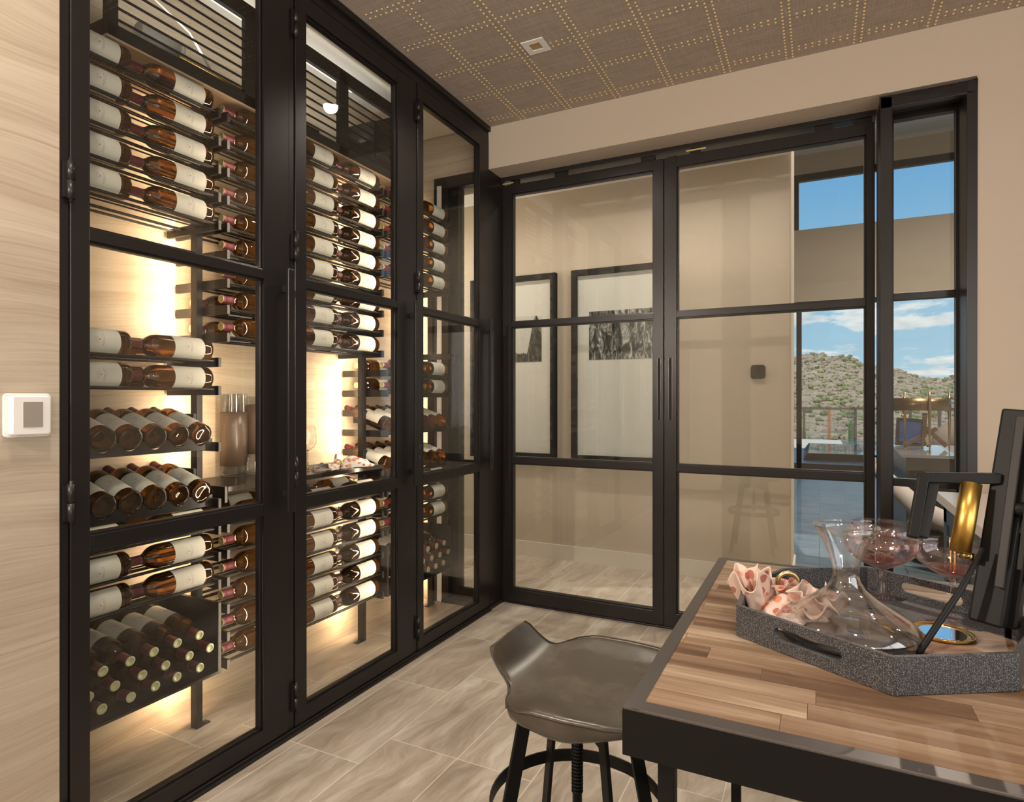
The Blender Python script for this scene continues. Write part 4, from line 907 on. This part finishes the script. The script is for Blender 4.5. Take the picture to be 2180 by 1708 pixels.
# crumpled pink napkin
nap2 = m_napkin('blush_napkin_coral_print', (.66, .50, .42), ((.60, .20, .12), (.62, .33, .24), (.42, .14, .10)), 52)
np2 = empty('crumpled_napkin', (-.056, 1.005, ZF)); tag(np2, 'crumpled blush napkin with coral print spilling over the tray corner', 'napkin')
def mound(u, v):
    a = 2 * PI * u; r = .004 + .056 * v
    f = 1 + .14 * math.sin(3 * a + 1.0) + .08 * math.sin(7 * a - 2 * v)
    x = r * math.cos(a) * f * .95; y = r * math.sin(a) * f
    z = .034 * (1 - v ** 2.0) + .007 * mn.noise(Vector((x * 45, y * 45, 2))) + .006 * math.sin(7 * a + 3 * v) * v
    return (x + .014, y, max(.001, z))
cloth_grid(mound, 64, 20, 'cloth', nap2, np2, .0012)
def swirl(c, r0, r1, turns, h0, h1, ph, lean, tilt=(0, 0)):
    E_ = Euler((tilt[0], tilt[1], 0)).to_matrix()
    def f(u, v):
        a = ph + 2 * PI * turns * u; r = r0 + (r1 - r0) * u; h = h0 + (h1 - h0) * u
        r = r * (1 + .13 * math.sin(3 * a * .9 + ph)) + lean * (v ** 1.6) * (1 + .5 * math.sin(4.2 * a)) + .004 * math.sin(PI * v) * math.sin(6 * a)
        z = h * v * (1 + .14 * math.sin(3.3 * a + 1)) - .010 * max(0, v - .8) * 5 * (.5 + .5 * math.sin(4.2 * a))
        return tuple(Vector(c) + E_ @ Vector((r * math.cos(a), r * math.sin(a), z)))
    return f
cloth_grid(swirl((-.030, -.004, .004), .008, .028, 1.35, .074, .052, .4, .010, (.15, -.25)), 90, 12, 'cloth_fold', nap2, np2, .0013)
cloth_grid(swirl((-.012, .020, .004), .010, .026, 1.2, .062, .040, 2.6, .013, (-.1, .2)), 80, 12, 'cloth_fold', nap2, np2, .0013)
cloth_grid(swirl((.032, -.004, .004), .010, .030, 1.3, .050, .034, 1.3, .014, (.2, .35)), 80, 12, 'cloth_fold', nap2, np2, .0013)
cloth_grid(swirl((.058, .030, .003), .008, .024, 1.1, .044, .030, 4.0, .012, (-.2, .3)), 70, 12, 'cloth_fold', nap2, np2, .0013)
P('napkin_ring', m_brass('satin_gold_ring', (.72, .60, .30), .25), np2, lambda m: m.path([(.012 + .014 * math.cos(a), .030 + .006 * math.cos(a), .046 + .014 * math.sin(a)) for a in [2 * PI * i / 24 for i in range(24)]], .0035, 8, closed=True))

# ================================================================ TRIPOD CORK-PULLER STAND
tp = empty('tripod_stand', (.2, 1.0, ZF)); tag(tp, 'black tripod bar tool with a slanting body, bracket arm and brass cylinder', 'bar tool')
tp.location = (0, 0, 0)
def bar(m, p0, p1, wx, wy, side=(1, 0, 0)):
    p0, p1 = Vector(p0), Vector(p1); d = (p1 - p0).normalized(); s = Vector(side); s = (s - d * s.dot(d)).normalized(); q = d.cross(s)
    vs = [p + s * a * wx / 2 + q * b * wy / 2 for p in (p0, p1) for a, b in ((-1, -1), (1, -1), (1, 1), (-1, 1))]
    m.add(vs, [(3, 2, 1, 0), (4, 5, 6, 7), (0, 1, 5, 4), (1, 2, 6, 5), (2, 3, 7, 6), (3, 0, 4, 7)])
P('body', M['iron'], tp, lambda m: bar(m, (.194, .985, .912), (.240, 1.035, 1.186), .036, .030, (.85, -.4, 0)), bev=.003)
P('rail', pbr('dark_satin_metal', (.016, .014, .014), .45, .2, .3), tp, lambda m: (bar(m, (.202, .967, .965), (.2345, 1.011, 1.180), .010, .006, (.85, -.4, 0))), bev=.001)
P('slot', M['blk'], tp, lambda m: bar(m, (.2225, .968, .99), (.2475, 1.004, 1.165), .004, .006, (.85, -.4, 0)))
P('side_block', M['iron'], tp, lambda m: (bar(m, (.216, 1.000, .908), (.232, 1.012, 1.035), .026, .024, (.85, -.4, 0)),), bev=.003)
P('bracket_arm', M['iron'], tp, lambda m: (bar(m, (.127, .998, 1.0965), (.212, 1.010, 1.098), .013, .014, (0, 1, 0)), bar(m, (.1265, .998, 1.101), (.1105, .972, 1.018), .014, .013, (0, 1, 0))), bev=.0015)
P('bracket_face', M['blk'], tp, lambda m: bar(m, (.1385, 1.004, 1.090), (.1225, .979, 1.018), .014, .012, (0, 1, 0)), bev=.001)
P('brass_cylinder', m_brass('golden_brushed_brass', (.60, .37, .09), .34), tp, lambda m: m.tube((.1795, .998, 1.091), (.163, .975, 1.004), .0118, n=40))
P('brass_tip', m_brass('dark_brass', (.40, .30, .12), .2), tp, lambda m: m.tube((.172, .982, 1.003), (.170, .980, .994), .008, n=20))
P('knob', pbr('gloss_black_metal', (.012, .012, .012), .1, .4), tp, lambda m: (m.tube((.222, .995, 1.062), (.250, .985, 1.060), .010, n=20), bar(m, (.232, 1.0, 1.030), (.236, 1.0, 1.068), .018, .014), m.tube((.238, .985, 1.066), (.244, .985, 1.046), .006, n=12)), bev=.001)
P('leg', M['iron'], tp, lambda m: m.path([(.1105, .912, ZF + .003), (.1125, .917, ZF + .0115), (.160, .95, .962), (.186, .970, 1.012)], [.0042, .0042, .0040, .0026], 10))
P('leg', M['iron'], tp, lambda m: m.path([(.228, 1.045, ZF + .002), (.222, 1.02, .98), (.220, 1.005, 1.02)], [.0040, .0045, .005], 10))
P('leg', M['iron'], tp, lambda m: m.path([(.247, .990, ZF + .004), (.238, .995, .97), (.231, 1.0, 1.03)], [.0040, .0045, .005], 10))
P('foot_plate', M['iron'], tp, lambda m: m.box(.098, .126, .903, .918, ZF + .0006, ZF + .0030), bev=.0008)

# ================================================================ KITCHEN COUNTER AT THE SIDE
cx0 = .402
cn = P('countertop', pbr('pale_quartz', (.62, .56, .50), .22), None, lambda m: m.box(cx0, 1.25, -.2, 2.868, .815, .85), bev=.003)
tag(cn, 'pale quartz countertop beyond the table, running toward the camera', 'countertop')
slate = pbr('slate_blue_cabinet_paint', (.040, .060, .078), .4)
for i, (ya, yb) in enumerate([(-.19, .57), (.575, 1.335), (1.34, 2.10), (2.105, 2.86)]):
    t = empty('base_cabinet', (0, 0, 0)); tag(t, 'slate blue base cabinet under the quartz, ' + ('closest to the camera', 'second in line, hidden by the table', 'third in line, behind the tray', 'at the end near the hall doors')[i], 'cabinet', 'slate blue base cabinets')
    P('carcass', slate, t, lambda m: (m.box(cx0 + .045, 1.2, ya, yb, .09, .8145), m.box(cx0 + .08, 1.2, ya, yb, 0, .09)))
    for k, (a, b) in enumerate(((ya + .003, (ya + yb) / 2 - .0015), ((ya + yb) / 2 + .0015, yb - .003))):
        d = P('door', slate, t, lambda m: (m.box(cx0 + .030, cx0 + .045, a, b, .10, .80), m.box(cx0 + .024, cx0 + .030, a, a + .06, .10, .80), m.box(cx0 + .024, cx0 + .030, b - .06, b, .10, .80), m.box(cx0 + .024, cx0 + .030, a, b, .10, .16), m.box(cx0 + .024, cx0 + .030, a, b, .74, .80)), bev=.001)
        yy = b - .035 if k == 0 else a + .035
        P('bar_pull', M['brass'], d, lambda m: (m.tube((cx0 - .006, yy, .52), (cx0 - .006, yy, .74), .0055, n=12), m.tube((cx0 - .006, yy, .56), (cx0 + .024, yy, .56), .004, n=8), m.tube((cx0 - .006, yy, .70), (cx0 + .024, yy, .70), .004, n=8)))

# ================================================================ GREAT ROOM FURNITURE
t = empty('console', (0, 0, 0)); tag(t, 'long dark console with a glossy reflecting top in the great room', 'console')
P('top', pbr('gloss_grey_lacquer', (.22, .22, .22), .06), t, lambda m: m.add([(.621, 6.09, .725), (2.6, 6.25, .725), (2.6, 7.7, .725), (.674, 7.50, .725), (.621, 6.09, .75), (2.6, 6.25, .75), (2.6, 7.7, .75), (.674, 7.50, .75)], [(3, 2, 1, 0), (4, 5, 6, 7), (0, 1, 5, 4), (1, 2, 6, 5), (2, 3, 7, 6), (3, 0, 4, 7)]))
P('body', pbr('dark_taupe_lacquer', (.075, .066, .060), .35), t, lambda m: m.box(.66, 2.5, 6.2, 7.4, 0, .725))
t = empty('table_lamp', (.80, 6.75, .7505)); tag(t, 'wide brass drum table lamp on four tapered legs, standing on the console', 'lamp')
P('drum_shade', m_brass('aged_bronze_drum', (.22, .15, .085), .3), t, lambda m: m.lathe([(.262, .365), (.262, .475), (.257, .475), (.257, .365)], 56, closed=True))
for k in range(4):
    a = .25 + k * PI / 2; ca, sa = math.cos(a) * .268, math.sin(a) * .268
    P('leg', m_brass('bronze_leg', (.40, .28, .15), .3) if k == 0 else bpy.data.materials['bronze_leg'], t, lambda m: (m.tube((ca, sa, 0), (ca, sa, .40), .006, .014, n=12), m.tube((ca, sa, .40), (ca, sa, .535), .014, .008, n=12)))
for sx_ in (-.12, .12):
    P('pull_bead', M['brass'], t, lambda m: (m.lathe([(0, .30), (.010, .304), (.014, .314), (.010, .324), (0, .328)], 14, c=(sx_, -.10)), m.tube((sx_, -.10, .325), (sx_, -.10, .40), .002, n=6)))
P('bulb_bar', M['iron'], t, lambda m: (m.tube((-.262, 0, .42), (.262, 0, .42), .005, n=8), m.tube((0, -.262, .42), (0, .262, .42), .005, n=8)))
sc_ = empty('wooden_sculpture', (.90, 6.98, .7505)); tag(sc_, 'crossed wooden beam sculpture on the console beneath the drum lamp', 'sculpture')
for k, (p0, p1) in enumerate([((-.02, -.02, .025), (.0, .05, .33)), ((-.02, .02, .22), (.16, -.02, .025)), ((.02, -.05, .025), (-.01, .06, .20)), ((-.17, .0, .025), (.09, .02, .19))]):
    P('beam', m_wood('burnt_brown_beam', ((.05, .028, .016), (.10, .055, .03), (.18, .09, .04))) if k == 0 else bpy.data.materials['burnt_brown_beam'], sc_, lambda m: bar(m, p0, p1, .036, .036, (0, 1, 0)), bev=.002)
pf = empty('photo_frame', (.80, 7.28, .7505)); tag(pf, 'dark photo frame with a deep blue picture leaning on the console', 'photo frame')
P('frame', M['blk'], pf, lambda m: bar(m, (0, 0, .0), (.02, .09, .27), .24, .02, (1, 0, 0)))
P('picture', pbr('deep_blue_print', (.02, .05, .16), .2), pf, lambda m: bar(m, (0.001, -.004, .035), (.018, .073, .235), .18, .012, (1, 0, 0)))
sf = empty('sofa', (1.9, 9.2, 0)); tag(sf, 'taupe upholstered sofa with a rounded arm beyond the console', 'sofa')
taupe = pbr('taupe_upholstery', (.21, .175, .155), .85)
P('back', taupe, sf, lambda m: m.path([(-.55, .2, .45), (-.42, .3, .72), (-.1, .45, .92), (.4, .55, .90), (1.2, .6, .86), (2.0, .6, .86)], [.16, .19, .20, .19, .19, .18], 14))
P('base', taupe, sf, lambda m: m.box(-.5, 2.1, -.5, .7, .05, .5), bev=.06)
ac = empty('lounge_chair', (.48, 5.25, 0)); tag(ac, 'low taupe barrel chair with a curved back in front of the console', 'armchair')
P('curved_back', taupe, ac, lambda m: m.path([(-.10, .62, .70), (0, .30, .58), (.16, .05, .42), (.42, -.12, .30), (.75, -.1, .28), (1.0, .12, .30)], [.05, .06, .07, .08, .08, .06], 12))
P('seat', pbr('dark_brown_upholstery', (.05, .04, .035), .8), ac, lambda m: m.lathe([(.0, .05), (.34, .05), (.38, .12), (.38, .26), (.33, .32), (0, .33)], 32, c=(.5, .35)))

# ================================================================ OUTSIDE
S('ground_patio', M['gfloor'], lambda m: m.box(-14, 16, 12.2, 17.6, -.14, -.02))
S('ground_deck', pbr('pale_sunlit_paving', (.50, .46, .40), .7), lambda m: m.box(-14, .58, 17.6, 21.6, -.14, -.01))
S('water_pool', pbr('pool_water', (.05, .16, .24), .03, 0, .8), lambda m: m.box(.58, 16, 17.6, 21.8, -.20, -.03))
S('added_shade_overhang', M['hallwall'], lambda m: m.box(-4.3, 7.3, 12.2, 13.9, 5.76, 5.9))  # unseen slab added to lengthen the house shadow over the patio
t = empty('spa', (.5, 15, 0)); t.location = (0, 0, 0); tag(t, 'low raised spa pool with dark slanted edge on the patio', 'spa')
P('basin', M['blk'], t, lambda m: m.add([(-.30, 14.02, -.02), (4.0, 14.15, -.02), (4.0, 17.4, -.02), (-.35, 17.4, -.02), (-.24, 14.02, .125), (4.0, 14.15, .125), (4.0, 17.45, .125), (-.25, 17.45, .125)], [(3, 2, 1, 0), (4, 5, 6, 7), (0, 1, 5, 4), (1, 2, 6, 5), (2, 3, 7, 6), (3, 0, 4, 7)]))
P('water', bpy.data.materials['pool_water'], t, lambda m: m.add([(-.22, 14.06, .127), (3.95, 14.2, .127), (3.95, 17.4, .127), (-.22, 17.4, .127)], [(0, 1, 2, 3)]))
fe = empty('fence', (0, 21.8, 0)); tag(fe, 'brown steel fence with wire mesh infill beyond the patio', 'fence')
brown = pbr('weathered_brown_steel', (.10, .072, .05), .6, .2); rust = pbr('rusty_orange_post', (.32, .13, .05), .7)
P('top_rail', brown, fe, lambda m: m.box(-14, 14, -.03, .03, .93, 1.0))
for k in range(-10, 11):
    x = .27 + k * .72 * 1.0
    P('post', rust if k == 0 else brown, fe, lambda m: m.box(x - .035, x + .035, -.03, .03, -.1, .93))
P('wire_mesh', pbr('galvanised_wire', (.25, .24, .2), .6, .3), fe, lambda m: [m.box(-5 + .1 * i, -5 + .1 * i + .008, -.004, .004, -.1, .93) for i in range(110)] + [m.box(-5, 6, -.004, .004, -.1 + .1 * i, -.092 + .1 * i) for i in range(11)])
# hillside
PR = [(-60, 5.0), (-30, 6.2), (-14, 7.0), (-8, 7.4), (-4, 8.2), (-3.1, 8.6), (-.3, 9.0), (3.8, 8.8), (6.7, 7.3), (10.6, 6.7), (13.3, 5.7), (16.4, 4.75), (18.1, 4.9), (19.8, 5.2), (26, 6.6), (40, 7.5), (60, 5)]
def ridge(x):
    for (a, b), (c, d) in zip(PR, PR[1:]):
        if x <= c: f = (x - a) / (c - a); f = f * f * (3 - 2 * f); return b + (d - b) * f
    return 5
def hz(x, y):
    # ridge line stands at y ~ 112 + .4 x
    yr = 112 + .4 * x; f = (y - 34) / (yr - 34)
    base = -4.0 + (ridge(x) + 4.0) * (max(0, min(1.0, f)) ** 1.25) if y < yr else ridge(x) - (y - yr) * .12
    if y < 34: base = -4.0 + max(0, (34 - y)) * .28
    amp = .9 * max(0.15, min(1, f))
    return base + amp * (mn.noise(Vector((x * .10, y * .07, 0))) * 1.0 + mn.noise(Vector((x * .45, y * .3, 3))) * .45 + mn.noise(Vector((x * 1.1, y * .8, 7))) * .18) - amp * .35
def hill(m):
    nx, ny = 260, 130; vs = []
    for j in range(ny):
        y = 22.6 + (128 - 22.6) * (j / (ny - 1))
        for i in range(nx):
            x = -45 + 95 * i / (nx - 1); vs.append((x, y, hz(x, y)))
    m.add(vs, [(j * nx + i, j * nx + i + 1, (j + 1) * nx + i + 1, (j + 1) * nx + i) for j in range(ny - 1) for i in range(nx - 1)], 0, True)
S('hill', m_hill(), hill)
def bushes(m):
    rnd = random.Random(5); ico = []
    bm = bmesh.new(); bmesh.ops.create_icosphere(bm, subdivisions=1, radius=1.0)
    V_ = [v.co.copy() for v in bm.verts]; F_ = [tuple(v.index for v in f.verts) for f in bm.faces]; bm.free()
    for k in range(900):
        y = 24 + 98 * rnd.random() ** .8; x = -10 + 36 * rnd.random() * (y / 120) - 3 * (1 - y / 120)
        if k % 3 == 0 and y < 60: continue
        r = rnd.uniform(.18, .48) * (1.0 if y > 40 else .6); z = hz(x, y)
        fs = rnd.uniform(.7, 1.1)
        m.add([(x + v.x * r * rnd.uniform(.75, 1.2), y + v.y * r, z + r * .35 + v.z * r * fs * rnd.uniform(.6, 1.0)) for v in V_], F_, k % 3)
bo = P('desert_scrub', [pbr('sage_scrub', (.16, .17, .075), .9), pbr('olive_scrub', (.10, .125, .04), .9), pbr('dry_scrub', (.26, .23, .12), .9)], None, bushes)
tag(bo, 'low green desert scrub scattered over the hillside', 'scrub', kind='stuff')
def rocks(m):
    rnd = random.Random(9); bm = bmesh.new(); bmesh.ops.create_icosphere(bm, subdivisions=1, radius=1.0)
    V_ = [v.co.copy() for v in bm.verts]; F_ = [tuple(v.index for v in f.verts) for f in bm.faces]; bm.free()
    for k in range(1500):
        y = 30 + 92 * rnd.random() ** .6; x = -10 + 36 * rnd.random() * (y / 120); r = rnd.uniform(.12, .55); z = hz(x, y)
        m.add([(x + v.x * r * rnd.uniform(.6, 1.4), y + v.y * r, z + v.z * r * rnd.uniform(.4, .9)) for v in V_], F_)
ro = P('hillside_rubble', pbr('reddish_rubble_rock', (.26, .195, .145), .95), None, rocks); tag(ro, 'broken reddish rock scattered over the hillside', 'rocks', kind='stuff')
# saguaro stems behind the fence
for i, (x, y, h_) in enumerate([(-.55, 25, 1.7), (-.35, 25.6, 1.5), (1.05, 26, 2.2), (4.3, 30, 2.6), (4.9, 30.5, 2.3), (6.0, 31, 2.4)]):
    o = P('saguaro_cactus', bpy.data.materials['olive_scrub'], None, lambda m: m.lathe([(.09, hz(x, y) - .3), (.11, hz(x, y) + h_ * .5), (.10, hz(x, y) + h_ * .9), (.05, hz(x, y) + h_), (0, hz(x, y) + h_ + .02)], 12, c=(x, y)))
    tag(o, ('tall slim saguaro just behind the fence by the sliding window mullion', 'shorter slim saguaro paired with the one by the mullion', 'thick saguaro behind the fence, at the rusty post', 'tallest saguaro beyond the pool, seen through the sidelight', 'middle saguaro beyond the pool, seen through the sidelight', 'outermost saguaro beyond the pool, seen through the sidelight')[i], 'cactus', 'saguaro stems beyond the fence')
